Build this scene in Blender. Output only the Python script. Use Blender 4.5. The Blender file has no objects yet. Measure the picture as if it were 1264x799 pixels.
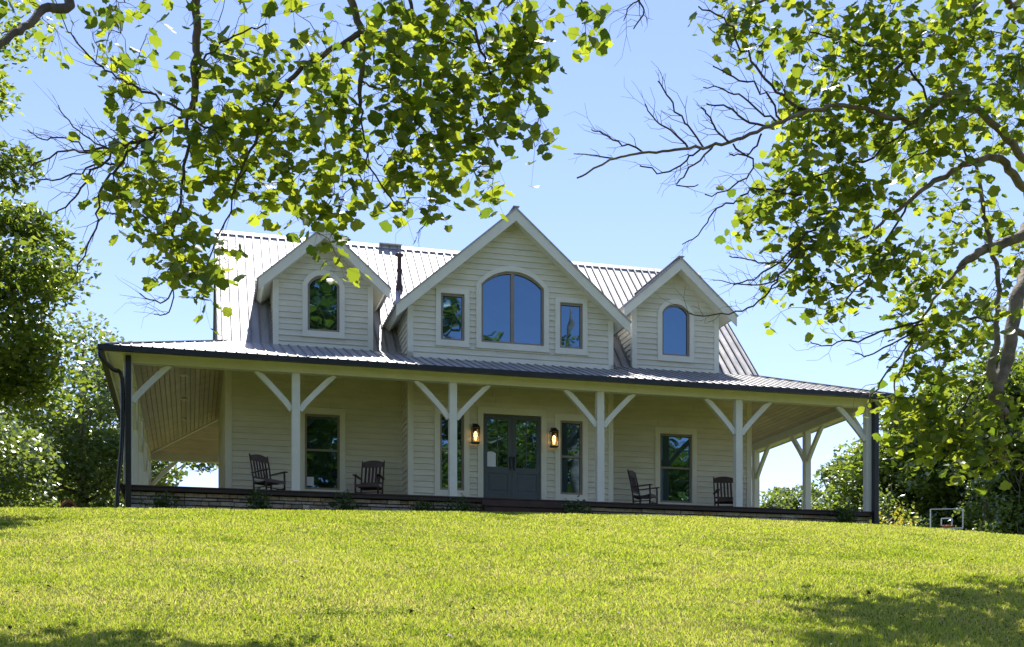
import bpy, math, random
import numpy as np
from mathutils import Vector, Matrix
R=math.radians
random.seed(7); rng=np.random.default_rng(11)
scene=bpy.context.scene
COL=scene.collection

# ------------------------------------------------------------------ camera numbers
F=1507.0; X0=632.0; HZ=825.0            # focal length, centre column and horizon row of the photograph, in its pixels
def at(px,py,D):                        # a direction in the photograph taken out to distance D
    return Vector(((px-X0)/F*D, D, (HZ-py)/F*D))
# ------------------------------------------------------------------ house frame
P0=Vector((-8.4915,27.0,0)); _n=math.hypot(396,1507)
U=Vector((1507/_n,396/_n,0)); V=Vector((-396/_n,1507/_n,0)); YAW=math.atan2(U.y,U.x)
def HW(s,v,z): return P0+U*s+V*v+Vector((0,0,z))
def sv_of(x,y):
    dx=x-P0.x; dy=y-P0.y
    return dx*U.x+dy*U.y, dx*V.x+dy*V.y
# ------------------------------------------------------------------ ground height
_zs=[-60,-12,-2.2,-.3,8,12.25,16.7,20.7,32,90]; _zz=[2.6,3.06,3.17,3.24,3.42,3.47,3.42,3.30,3.0,2.2]
def gh(x,y):
    x=np.asarray(x,float); y=np.asarray(y,float)
    s=(x-P0.x)*U.x+(y-P0.y)*U.y; v=(x-P0.x)*V.x+(y-P0.y)*V.y
    zc=np.interp(s,_zs,_zz)-.075
    a=-1.62+(zc+1.62)*(v+28.27)/25.3
    a=np.where(v<-28.27,-1.62+ .12*np.tanh((v+28.27)/6)*6,a)
    b=zc-.03-np.clip(v-22,0,400)*.012
    k=.12
    h=np.clip(.5+.5*(b-a)/k,0,1)
    z=b*(1-h)+a*h-k*h*(1-h)*.6
    z=z+.035*np.sin(x*.9+.6)*np.sin(y*.7+1.1)*np.clip((-3-v)/6,0,1)
    return z
def G(x,y): return float(gh(x,y))

# ------------------------------------------------------------------ materials
def mat(name):
    m=bpy.data.materials.new(name); m.use_nodes=True; nt=m.node_tree
    b=nt.nodes.get('Principled BSDF'); return m,nt,b
def N(nt,t,**k):
    n=nt.nodes.new(t)
    for a,v in k.items():
        if a in n.inputs: n.inputs[a].default_value=v
        else: setattr(n,a,v)
    return n
def ramp(nt,stops,fac=None,interp='LINEAR'):
    r=nt.nodes.new('ShaderNodeValToRGB'); r.color_ramp.interpolation=interp
    e=r.color_ramp.elements
    while len(e)>1: e.remove(e[0])
    e[0].position=stops[0][0]; e[0].color=(*stops[0][1],1)
    for p,c in stops[1:]:
        q=e.new(p); q.color=(*c,1)
    if fac is not None: nt.links.new(fac,r.inputs[0])
    return r
def noisy(name,c1,c2,scale=4,rough=.7,bump=.0,bscale=30,stretch=(1,1,1),metal=0,spec=.5,coord='Object',island=0):
    m,nt,b=mat(name); L=nt.links
    tc=N(nt,'ShaderNodeTexCoord'); mp=N(nt,'ShaderNodeMapping'); mp.inputs['Scale'].default_value=stretch
    L.new(tc.outputs[coord],mp.inputs[0])
    n=N(nt,'ShaderNodeTexNoise',Scale=scale,Detail=6.0,Roughness=.6); L.new(mp.outputs[0],n.inputs['Vector'])
    r=ramp(nt,[(.3,c1),(.7,c2)],n.outputs[0])
    out=r.outputs[0]
    if island:
        g=N(nt,'ShaderNodeNewGeometry'); h=N(nt,'ShaderNodeHueSaturation')
        mr=N(nt,'ShaderNodeMapRange'); mr.inputs[3].default_value=1-island; mr.inputs[4].default_value=1+island
        L.new(g.outputs['Random Per Island'],mr.inputs[0]); L.new(mr.outputs[0],h.inputs['Value']); L.new(out,h.inputs['Color']); out=h.outputs[0]
    L.new(out,b.inputs['Base Color'])
    b.inputs['Roughness'].default_value=rough; b.inputs['Metallic'].default_value=metal
    b.inputs['Specular IOR Level'].default_value=spec
    if bump:
        n2=N(nt,'ShaderNodeTexNoise',Scale=bscale,Detail=4.0); L.new(mp.outputs[0],n2.inputs['Vector'])
        bp=N(nt,'ShaderNodeBump',Strength=bump,Distance=.02); L.new(n2.outputs[0],bp.inputs['Height']); L.new(bp.outputs[0],b.inputs['Normal'])
    return m
M={}
M['siding']=noisy('siding',(.64,.63,.505),(.76,.745,.61),1.6,.55,.25,25,(1,1,4),island=.035)
M['trim']=noisy('trim_paint',(.71,.72,.60),(.80,.80,.69),2.5,.5,.1,20)
M['postpaint']=noisy('post_paint',(.70,.73,.68),(.79,.81,.75),3,.5,.15,18)
M['ceiling']=noisy('ceiling_boards',(.54,.46,.34),(.68,.58,.44),2,.5,.1,20,island=.08)
M['sash']=noisy('sash_taupe',(.25,.21,.165),(.30,.255,.20),3,.45)
M['doorpaint']=noisy('door_slate',(.075,.098,.108),(.09,.118,.128),3,.42,.08,20)
M['fascia']=noisy('dark_fascia',(.022,.015,.013),(.04,.028,.025),4,.55)
M['black']=noisy('black_metal',(.012,.013,.015),(.02,.021,.024),5,.4)
M['gutter']=noisy('dark_gutter',(.011,.014,.018),(.02,.024,.03),3,.35)
M['deck']=noisy('deck_boards',(.035,.018,.014),(.065,.036,.028),3,.6,.2,30,island=.15)
M['chair']=noisy('chair_stain',(.03,.013,.012),(.055,.026,.022),6,.4,.1,40)
M['bark']=noisy('bark',(.07,.055,.042),(.21,.175,.13),7,.9,.8,25,(1,1,.35))
M['barkpale']=noisy('bark_pale',(.10,.082,.062),(.34,.29,.22),5,.9,.8,18)
M['twig']=noisy('twig_bark',(.045,.035,.028),(.11,.09,.07),12,.85)
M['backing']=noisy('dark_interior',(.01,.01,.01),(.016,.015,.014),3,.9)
M['soil']=noisy('mulch',(.03,.02,.013),(.07,.05,.035),20,.95,.5,60)
M['paper']=noisy('notice_paper',(.70,.77,.85),(.80,.85,.90),8,.6)
M['whitepaint']=noisy('white_line',(.75,.75,.73),(.82,.82,.80),8,.5)
M['orange']=noisy('orange_rim',(.65,.14,.03),(.75,.2,.04),8,.45)
M['terracotta']=noisy('terracotta',(.25,.08,.04),(.40,.15,.08),8,.8)

def m_roof():
    m,nt,b=mat('metal_roofing'); L=nt.links
    tc=N(nt,'ShaderNodeTexCoord'); mp=N(nt,'ShaderNodeMapping'); mp.inputs['Scale'].default_value=(3,.6,.6); L.new(tc.outputs['Object'],mp.inputs[0])
    n=N(nt,'ShaderNodeTexNoise',Scale=2.0,Detail=8.0,Roughness=.65); L.new(mp.outputs[0],n.inputs['Vector'])
    r=ramp(nt,[(.3,(.30,.29,.288)),(.5,(.44,.43,.428)),(.75,(.52,.51,.508))],n.outputs[0]); L.new(r.outputs[0],b.inputs['Base Color'])
    r2=ramp(nt,[(.3,(.50,)*3),(.7,(.64,)*3)],n.outputs[0]); L.new(r2.outputs[0],b.inputs['Roughness'])
    b.inputs['Metallic'].default_value=.5
    n2=N(nt,'ShaderNodeTexNoise',Scale=1.3,Detail=2.0); L.new(tc.outputs['Object'],n2.inputs['Vector'])
    bp=N(nt,'ShaderNodeBump',Strength=.35,Distance=.06); L.new(n2.outputs[0],bp.inputs['Height']); L.new(bp.outputs[0],b.inputs['Normal'])
    return m
M['roof']=m_roof()
M['seam']=noisy('dark_seam',(.19,.18,.177),(.30,.29,.285),4,.55,metal=.4)  # main and porch roof ribs, a darker grey than the sheets
def m_glass():
    m,nt,b=mat('window_glass'); L=nt.links
    out=nt.nodes['Material Output']; nt.nodes.remove(b)
    d=N(nt,'ShaderNodeBsdfDiffuse'); d.inputs[0].default_value=(.012,.015,.015,1)
    g=N(nt,'ShaderNodeBsdfGlossy',Roughness=.015); g.inputs[0].default_value=(.40,.70,1,1)
    tc=N(nt,'ShaderNodeTexCoord'); n=N(nt,'ShaderNodeTexNoise',Scale=1.7,Detail=1.0); L.new(tc.outputs['Object'],n.inputs['Vector'])
    bp=N(nt,'ShaderNodeBump',Strength=.12,Distance=.02); L.new(n.outputs[0],bp.inputs['Height']); L.new(bp.outputs[0],g.inputs['Normal'])
    mx=N(nt,'ShaderNodeMixShader'); mx.inputs[0].default_value=.27
    L.new(d.outputs[0],mx.inputs[1]); L.new(g.outputs[0],mx.inputs[2]); L.new(mx.outputs[0],out.inputs[0])
    return m
M['glass']=m_glass()
def m_lampglass():
    m,nt,b=mat('lantern_glass')
    b.inputs['Transmission Weight'].default_value=1; b.inputs['Roughness'].default_value=.05; b.inputs['IOR'].default_value=1.1
    b.inputs['Base Color'].default_value=(1,.95,.85,1); return m
M['lampglass']=m_lampglass()
def m_emit(name,c,s):
    m,nt,b=mat(name); b.inputs['Emission Color'].default_value=(*c,1); b.inputs['Emission Strength'].default_value=s
    b.inputs['Base Color'].default_value=(*c,1); return m
M['bulb']=m_emit('lit_bulb',(1,.55,.2),2.6)
M['downlight']=m_emit('lit_downlight',(1,.72,.42),5)

def m_leaf(name,dif1,dif2,tr1,tr2,tw=.5,gloss=.10,rough=.35):
    m,nt,b=mat(name); L=nt.links; out=nt.nodes['Material Output']; nt.nodes.remove(b)
    g=N(nt,'ShaderNodeNewGeometry')
    r1=ramp(nt,[(0,dif1),(1,dif2)],g.outputs['Random Per Island']); 
    mt=N(nt,'ShaderNodeMath',operation='MULTIPLY'); mt.inputs[1].default_value=7.31; L.new(g.outputs['Random Per Island'],mt.inputs[0])
    fr=N(nt,'ShaderNodeMath',operation='FRACT'); L.new(mt.outputs[0],fr.inputs[0])
    r2=ramp(nt,[(0,tr1),(1,tr2)],fr.outputs[0])
    d=N(nt,'ShaderNodeBsdfDiffuse'); L.new(r1.outputs[0],d.inputs[0])
    t=N(nt,'ShaderNodeBsdfTranslucent'); L.new(r2.outputs[0],t.inputs[0])
    mx=N(nt,'ShaderNodeMixShader'); mx.inputs[0].default_value=tw; L.new(d.outputs[0],mx.inputs[1]); L.new(t.outputs[0],mx.inputs[2])
    gl=N(nt,'ShaderNodeBsdfGlossy',Roughness=rough); gl.inputs[0].default_value=(.9,.95,.9,1)
    m2=N(nt,'ShaderNodeMixShader'); m2.inputs[0].default_value=gloss; L.new(mx.outputs[0],m2.inputs[1]); L.new(gl.outputs[0],m2.inputs[2])
    L.new(m2.outputs[0],out.inputs[0]); return m
M['leaf']=m_leaf('poplar_leaf',(.034,.064,.016),(.085,.13,.032),(.16,.27,.02),(.66,.74,.045),.50,.045)
M['leafdark']=m_leaf('hardwood_leaf',(.03,.065,.014),(.08,.12,.03),(.14,.24,.015),(.50,.60,.05),.45,.10)
M['leafpale']=m_leaf('pale_leaf',(.05,.09,.025),(.10,.145,.045),(.18,.27,.03),(.42,.50,.07),.45,.10)
M['leafyellow']=m_leaf('yellowing_leaf',(.30,.28,.03),(.40,.36,.04),(.5,.45,.04),(.7,.6,.05),.45,.05)
M['clover']=m_leaf('clover_leaf',(.06,.12,.015),(.12,.19,.03),(.15,.27,.02),(.30,.42,.04),.4,.0)
M['shrub']=m_leaf('shrub_leaf',(.03,.07,.012),(.06,.12,.025),(.08,.16,.02),(.16,.26,.03),.35,.06)

def m_ground():
    m,nt,b=mat('lawn_ground'); L=nt.links
    tc=N(nt,'ShaderNodeTexCoord')
    n=N(nt,'ShaderNodeTexNoise',Scale=.35,Detail=8.0,Roughness=.65); L.new(tc.outputs['Object'],n.inputs['Vector'])
    r=ramp(nt,[(.3,(.09,.12,.018)),(.5,(.13,.15,.025)),(.68,(.19,.17,.06))],n.outputs[0])
    n2=N(nt,'ShaderNodeTexNoise',Scale=22.0,Detail=5.0,Roughness=.7); L.new(tc.outputs['Object'],n2.inputs['Vector'])
    r2=ramp(nt,[(.35,(.5,.5,.5)),(.65,(1.25,1.2,1.1))],n2.outputs[0])
    mx=N(nt,'ShaderNodeMix',data_type='RGBA',blend_type='MULTIPLY'); mx.inputs[0].default_value=1
    L.new(r.outputs[0],mx.inputs[6]); L.new(r2.outputs[0],mx.inputs[7]); L.new(mx.outputs[2],b.inputs['Base Color'])
    b.inputs['Roughness'].default_value=.9; b.inputs['Specular IOR Level'].default_value=.1
    bp=N(nt,'ShaderNodeBump',Strength=.8,Distance=.05); L.new(n2.outputs[0],bp.inputs['Height']); L.new(bp.outputs[0],b.inputs['Normal'])
    return m
M['ground']=m_ground()
def m_grass():
    m,nt,b=mat('grass_blades'); L=nt.links; out=nt.nodes['Material Output']; nt.nodes.remove(b)
    g=N(nt,'ShaderNodeNewGeometry'); tc=N(nt,'ShaderNodeTexCoord')
    n=N(nt,'ShaderNodeTexNoise',Scale=.55,Detail=7.0,Roughness=.7); L.new(tc.outputs['Object'],n.inputs['Vector'])
    ad=N(nt,'ShaderNodeMath',operation='MULTIPLY_ADD'); ad.inputs[1].default_value=.55; 
    mp=N(nt,'ShaderNodeMapping'); mp.inputs['Scale'].default_value=(.05,.55,.3); mp.inputs['Rotation'].default_value=(0,0,.12); L.new(tc.outputs['Object'],mp.inputs[0])
    nb=N(nt,'ShaderNodeTexNoise',Scale=1.6,Detail=3.0); L.new(mp.outputs[0],nb.inputs['Vector'])
    av=N(nt,'ShaderNodeMix'); av.inputs[0].default_value=.38; L.new(n.outputs[0],av.inputs[2]); L.new(nb.outputs[0],av.inputs[3])
    L.new(g.outputs['Random Per Island'],ad.inputs[0]); L.new(av.outputs[0],ad.inputs[2])
    sb=N(nt,'ShaderNodeMath',operation='SUBTRACT'); sb.inputs[1].default_value=.25; L.new(ad.outputs[0],sb.inputs[0])
    r=ramp(nt,[(.15,(.05,.10,.010)),(.37,(.19,.262,.02)),(.57,(.30,.335,.036)),(.80,(.50,.43,.16))],sb.outputs[0])
    r2=ramp(nt,[(.15,(.16,.31,.015)),(.37,(.53,.68,.03)),(.57,(.73,.80,.055)),(.80,(.86,.75,.27))],sb.outputs[0])
    d=N(nt,'ShaderNodeBsdfDiffuse'); L.new(r.outputs[0],d.inputs[0])
    t=N(nt,'ShaderNodeBsdfTranslucent'); L.new(r2.outputs[0],t.inputs[0])
    mx=N(nt,'ShaderNodeMixShader'); mx.inputs[0].default_value=.5; L.new(d.outputs[0],mx.inputs[1]); L.new(t.outputs[0],mx.inputs[2])
    gl=N(nt,'ShaderNodeBsdfGlossy',Roughness=.45); m2=N(nt,'ShaderNodeMixShader'); m2.inputs[0].default_value=.05
    L.new(mx.outputs[0],m2.inputs[1]); L.new(gl.outputs[0],m2.inputs[2]); L.new(m2.outputs[0],out.inputs[0]); return m
M['grass']=m_grass()
def m_stone():
    m,nt,b=mat('ledge_stone'); L=nt.links
    g=N(nt,'ShaderNodeNewGeometry'); tc=N(nt,'ShaderNodeTexCoord')
    r=ramp(nt,[(0,(.24,.21,.17)),(.35,(.42,.38,.31)),(.6,(.55,.51,.44)),(.8,(.45,.33,.24)),(1,(.62,.60,.55))],g.outputs['Random Per Island'])
    n=N(nt,'ShaderNodeTexNoise',Scale=14.0,Detail=6.0); L.new(tc.outputs['Object'],n.inputs['Vector'])
    r2=ramp(nt,[(.3,(.65,.65,.65)),(.7,(1.15,1.15,1.15))],n.outputs[0])
    mx=N(nt,'ShaderNodeMix',data_type='RGBA',blend_type='MULTIPLY'); mx.inputs[0].default_value=1
    L.new(r.outputs[0],mx.inputs[6]); L.new(r2.outputs[0],mx.inputs[7]); L.new(mx.outputs[2],b.inputs['Base Color'])
    b.inputs['Roughness'].default_value=.85
    bp=N(nt,'ShaderNodeBump',Strength=.7,Distance=.02); L.new(n.outputs[0],bp.inputs['Height']); L.new(bp.outputs[0],b.inputs['Normal'])
    return m
M['stone']=m_stone()

# ------------------------------------------------------------------ mesh builder
class MB:
    def __init__(s): s.v=[]; s.f=[]
    def face(s,pts):
        i=len(s.v); s.v+= [tuple(p) for p in pts]; s.f.append(tuple(range(i,i+len(pts))))
    def hexa(s,p):      # p: 8 points, bottom loop 0-3, top loop 4-7
        i=len(s.v); s.v+=[tuple(q) for q in p]
        for q in ((3,2,1,0),(4,5,6,7),(0,1,5,4),(1,2,6,5),(2,3,7,6),(3,0,4,7)): s.f.append(tuple(i+k for k in q))
    def box(s,a,b):
        x0,y0,z0=a; x1,y1,z1=b
        s.hexa([(x0,y0,z0),(x1,y0,z0),(x1,y1,z0),(x0,y1,z0),(x0,y0,z1),(x1,y0,z1),(x1,y1,z1),(x0,y1,z1)])
    def bar(s,p,q,w,h,up=(0,0,1)):   # bar from p to q, width w across, height h along up
        p=Vector(p); q=Vector(q); d=(q-p).normalized(); up=Vector(up); a=d.cross(up)
        if a.length<1e-5: a=d.cross(Vector((0,1,0)))
        a.normalize(); u=a.cross(d).normalized(); a=a*w/2; u=u*h/2
        s.hexa([p-a-u,p+a-u,q+a-u,q-a-u,p-a+u,p+a+u,q+a+u,q-a+u])
    def tube(s,pts,rad,n=7,cap=True):
        pts=[Vector(p) for p in pts]; base=len(s.v); prev=None
        for k,p in enumerate(pts):
            d=(pts[min(k+1,len(pts)-1)]-pts[max(k-1,0)])
            d=d.normalized() if d.length>1e-9 else Vector((0,0,1))
            if prev is None:
                a=d.cross(Vector((0,0,1)))
                if a.length<.05: a=d.cross(Vector((0,1,0)))
            else: a=prev-d*prev.dot(d)
            a.normalize(); prev=a; b=d.cross(a); r=rad[k]
            for j in range(n):
                t=2*math.pi*j/n; s.v.append(tuple(p+a*(r*math.cos(t))+b*(r*math.sin(t))))
        for k in range(len(pts)-1):
            for j in range(n):
                j2=(j+1)%n; s.f.append((base+k*n+j,base+k*n+j2,base+(k+1)*n+j2,base+(k+1)*n+j))
        if cap:
            s.f.append(tuple(base+j for j in range(n))[::-1]); e=base+(len(pts)-1)*n; s.f.append(tuple(e+j for j in range(n)))
    def lathe(s,c,prof,n=16):
        base=len(s.v)
        for r,z in prof:
            for j in range(n):
                t=2*math.pi*j/n; s.v.append((c[0]+r*math.cos(t),c[1]+r*math.sin(t),c[2]+z))
        for k in range(len(prof)-1):
            for j in range(n):
                j2=(j+1)%n; s.f.append((base+k*n+j,base+k*n+j2,base+(k+1)*n+j2,base+(k+1)*n+j))
    def build(s,name,m,parent=None,smooth=False,bevel=0):
        me=bpy.data.meshes.new(name); me.from_pydata(s.v,[],s.f); me.update()
        o=bpy.data.objects.new(name,me); COL.objects.link(o); me.materials.append(M[m] if isinstance(m,str) else m)
        if smooth: me.polygons.foreach_set('use_smooth',[True]*len(me.polygons))
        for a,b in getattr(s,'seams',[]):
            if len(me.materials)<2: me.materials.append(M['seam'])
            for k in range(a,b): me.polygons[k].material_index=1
        if parent: o.parent=parent
        if bevel:
            md=o.modifiers.new('b','BEVEL'); md.width=bevel; md.segments=2; md.limit_method='ANGLE'
        return o
def npmesh(name,verts,faces_idx,nper,m,parent=None,smooth=False):
    """verts (n,3); faces_idx flat int array, every face nper corners"""
    me=bpy.data.meshes.new(name); me.vertices.add(len(verts)); me.vertices.foreach_set('co',np.asarray(verts,np.float32).ravel())
    nf=len(faces_idx)//nper
    me.loops.add(len(faces_idx)); me.loops.foreach_set('vertex_index',np.asarray(faces_idx,np.int32))
    me.polygons.add(nf); me.polygons.foreach_set('loop_start',np.arange(nf,dtype=np.int32)*nper); me.polygons.foreach_set('loop_total',np.full(nf,nper,np.int32))
    if smooth: me.polygons.foreach_set('use_smooth',np.ones(nf,bool))
    me.update(calc_edges=True); me.validate()
    o=bpy.data.objects.new(name,me); COL.objects.link(o); me.materials.append(M[m]); 
    if parent: o.parent=parent
    return o
def tag(o,label=None,cat=None,group=None,kind=None):
    for k,v in (('label',label),('category',cat),('group',group),('kind',kind)):
        if v: o[k]=v
    return o
def empty(name,loc,rz=0):
    o=bpy.data.objects.new(name,None); o.empty_display_size=.3; COL.objects.link(o); o.location=loc; o.rotation_euler=(0,0,rz); return o

# ================================================================== GROUND
def axis(a,b,fine0,fine1,fs,cs):
    xs=list(np.arange(fine0,fine1+1e-6,fs)); x=fine0; st=fs
    while x>a: st=min(st*1.25,cs); x-=st; xs.insert(0,x)
    x=xs[-1]; st=fs
    while x<b: st=min(st*1.25,cs); x+=st; xs.append(x)
    return np.array(xs)
gx=axis(-900,900,-14,22,.3,60); gy=axis(-500,1500,0,32,.3,60)
X,Y=np.meshgrid(gx,gy); Z=gh(X,Y)
nx=len(gx); ny=len(gy)
idx=np.arange(nx*ny).reshape(ny,nx)
fc=np.stack([idx[:-1,:-1],idx[:-1,1:],idx[1:,1:],idx[1:,:-1]],-1).reshape(-1)
g=npmesh('ground',np.stack([X,Y,Z],-1).reshape(-1,3),fc,4,'ground',smooth=True); g['kind']='structure'

# grass blades on the slope, denser towards the camera
def grass():
    n=640000
    D=7.6+ (28.5-7.6)*rng.random(n*2)**1.25
    x=(rng.random(n*2)*2-1)*(.47*D+1.2)
    s=(x-P0.x)*U.x+(D-P0.y)*U.y; v=(x-P0.x)*V.x+(D-P0.y)*V.y
    keep=(v<-2.0)
    # bare worn patches
    def worn(cx,cy,rx,ry): return ((x-cx)/rx)**2+((D-cy)/ry)**2 < .5+.8*rng.random(n*2)
    keep&=~(worn(3.0,9.9,.75,.32)&(rng.random(n*2)<.75))
    x=x[keep][:n]; D=D[keep][:n]; n=len(x)
    tuft=.75+.5*(.5+.5*np.sin(x*3.1+np.sin(D*2.3)*2)*np.sin(D*2.7+np.sin(x*1.9)*2))
    h=(.018+.028*rng.random(n))*tuft; w=.005*(D/9)**.9*(0.7+.6*rng.random(n))
    a=rng.random(n)*2*np.pi; la=rng.random(n)*2*np.pi; ln=h*(.2+.9*rng.random(n))
    z=gh(x,D)-.004
    dx=np.cos(a)*w; dy=np.sin(a)*w
    p=np.empty((n,3,3))
    p[:,0]=np.stack([x-dx,D-dy,z],-1); p[:,1]=np.stack([x+dx,D+dy,z],-1); p[:,2]=np.stack([x+np.cos(la)*ln,D+np.sin(la)*ln,z+h],-1)
    o=npmesh('grass',p.reshape(-1,3),np.arange(n*3),3,'grass')
    tag(o,'short sunlit lawn grass covering the slope below the house','grass',kind='stuff')
grass()

# ================================================================== LEAF MESHES
def rotmats(nrm,roll):
    nrm=nrm/np.linalg.norm(nrm,axis=1,keepdims=True)
    t=np.where(np.abs(nrm[:,2:3])<.95,np.array([[0,0,1.]]),np.array([[0,1.,0]]))
    a=np.cross(t,nrm); a/=np.linalg.norm(a,axis=1,keepdims=True); b=np.cross(nrm,a)
    c=np.cos(roll)[:,None]; s=np.sin(roll)[:,None]
    return a*c+b*s, -a*s+b*c, nrm
LOBED=np.array([(0,.03,0),(.20,0,.03),(.46,.12,.09),(.42,.33,.06),(.53,.56,.11),(.36,.68,.05),(.24,.93,.06),(0,.86,0),(-.24,.93,.06),(-.36,.68,.05),(-.53,.56,.11),(-.42,.33,.06),(-.46,.12,.09),(-.20,0,.03)])*np.array([1,1,1])
MID=np.array([(0,.42,-.02)])
def leaf_mesh(name,pts,size,m,parent,kind='lobed',upbias=.5,droop=True):
    n=len(pts); 
    nr=rng.normal(size=(n,3)); nr[:,2]+=upbias*np.sign(nr[:,2]+.3)*2
    roll=rng.random(n)*2*np.pi
    if droop:   # tip hangs downwards: y axis of the leaf points down
        roll=np.pi+rng.normal(size=n)*.8
    A,B,C=rotmats(nr,roll)
    if kind=='lobed':
        T=np.vstack([LOBED,MID]); k=len(T); m0=len(LOBED)
        tri=[]
        for i in range(m0): tri+= [m0,i,(i+1)%m0]
        nper=3; tri=np.array(tri)
    elif kind=='simple':
        T=np.array([(0,0,0),(.34,.35,.07),(0,1,-.03),(-.34,.35,.07)]); tri=np.array([0,1,2,0,2,3]); nper=3; k=4
    jit=1+.055*rng.normal(size=(n,k,1))
    sz=size*(.65+.7*rng.random(n))
    # each leaf curls a little by its own amount
    curl=(rng.normal(size=n)*.25)[:,None]
    Tn=np.repeat(T[None],n,0).copy(); Tn[:,:,2]+= curl*(Tn[:,:,1]**2)+ (rng.normal(size=n)*.25)[:,None]*Tn[:,:,0]**2
    Tn*=jit
    P=pts[:,None,:]+ (Tn[:,:,0:1]*A[:,None]+Tn[:,:,1:2]*B[:,None]+Tn[:,:,2:3]*C[:,None])*sz[:,None,None]
    f=(np.arange(n)[:,None]*k+tri[None]).ravel()
    return npmesh(name,P.reshape(-1,3),f,nper,m,parent)

def wiggle(pts,rad,sub=4,amp=.02):
    """catmull-rom through the points with small random kinks"""
    P=[Vector(p) for p in pts]; out=[];ro=[]
    for i in range(len(P)-1):
        a=P[max(i-1,0)];b=P[i];c=P[i+1];d=P[min(i+2,len(P)-1)]
        for k in range(sub):
            t=k/sub
            q=.5*((2*b)+(c-a)*t+(2*a-5*b+4*c-d)*t*t+(3*b-a-3*c+d)*t**3)
            if i or k: q=q+Vector(rng.normal(size=3)*amp*(c-b).length/1.0)
            out.append(q); ro.append(rad[i]*(1-t)+rad[i+1]*t)
    out.append(P[-1]); ro.append(rad[-1]); return out,ro

# ================================================================== BACKGROUND TREE
def bg_tree(name,label,cat,x,y,height,rad,leaves,lsize,m,group=None,seed=0,crown_lo=.12,squash=1.0,clumps=70,bark='bark',lean=0,kind='simple',spread=.21,base=None):
    r=np.random.default_rng(seed)
    z0=(G(x,y) if base is None else base)-.1
    root=empty(name,(x,y,z0)); tag(root,label,cat,group)
    H=height; lo=H*crown_lo; cz=(lo+H)/2; hz=(H-lo)/2
    cl=[]
    while len(cl)<clumps:
        p=r.uniform(-1,1,3); q=np.linalg.norm(p)
        if q>1 or q<.35 and r.random()<.6: continue
        # wider in the lower middle, narrowing to the top
        w=1.0-.45*max(p[2],0)**1.5-.25*max(-p[2],0)
        cl.append((p[0]*rad*w*(1+.15*r.normal()),p[1]*rad*w*squash*(1+.15*r.normal()),cz+p[2]*hz*.96))
    cl=np.array(cl)
    mb=MB(); tr=max(.07,H*.022) if rad>1.2 else .03
    tp=[(0,0,0),(lean*.1,0,H*.2),(lean*.3,.05,H*.45),(lean*.4,-.05,H*.7),(lean*.5,0,H*.9)]
    p2,r2=wiggle(tp,[tr*1.3,tr,tr*.75,tr*.4,tr*.1],4,.02); mb.tube(p2,r2,8)
    for c in cl[::2]:
        zz=max(H*.12,min(c[2]*.75,c[2]-.15*H*r.random())); t=min(zz/(H*.9),.95)
        b=Vector((lean*.5*t,0,zz)); e=Vector(c); mid=(b+e)/2+Vector((0,0,-.04*H*r.random()))
        rr=tr*(1-t)*.5+.02
        p2,r2=wiggle([b,mid,e],[rr,rr*.55,rr*.15],3,.05); mb.tube(p2,r2,5,False)
    mb.build('trunk',bark,root,True)
    k=r.integers(0,clumps,leaves)
    cr=rad*spread*(.6+.8*r.random(clumps))
    d=r.normal(size=(leaves,3)); d/=np.linalg.norm(d,axis=1,keepdims=True); d*= (r.random(leaves)**.45)[:,None]
    pts=cl[k]+d*cr[k][:,None]*np.array([1.15,1.15,.8])
    pts[:,2]=np.maximum(pts[:,2],.15)
    leaf_mesh('crown',pts,lsize,m,root,kind,.4,False)
    return root

# ================================================================== HOUSE
BASEZ=3.15
house=empty('farmhouse',P0+Vector((0,0,BASEZ)),YAW)
tag(house,'cream clapboard farmhouse with metal roof, three front gables and a deep wraparound porch','house')
def hp(s,v,z): return (s,v,z-BASEZ)      # local coordinates of the house
class HB(MB):                            # boxes given in house coordinates
    def box(s,a,b): MB.box(s,hp(*a),hp(*b))
L_=18.32; DEP=13.0
SL,SR,VF,VR=2.2,16.15,2.4,10.6           # the body
VB,BL,BR=1.45,6.54,11.81                 # the projecting bay
RV=6.5; RZ=12.1; EZ=8.0                  # main ridge and the line where main and porch roofs meet
DZ=4.04                                  # porch floor

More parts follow.
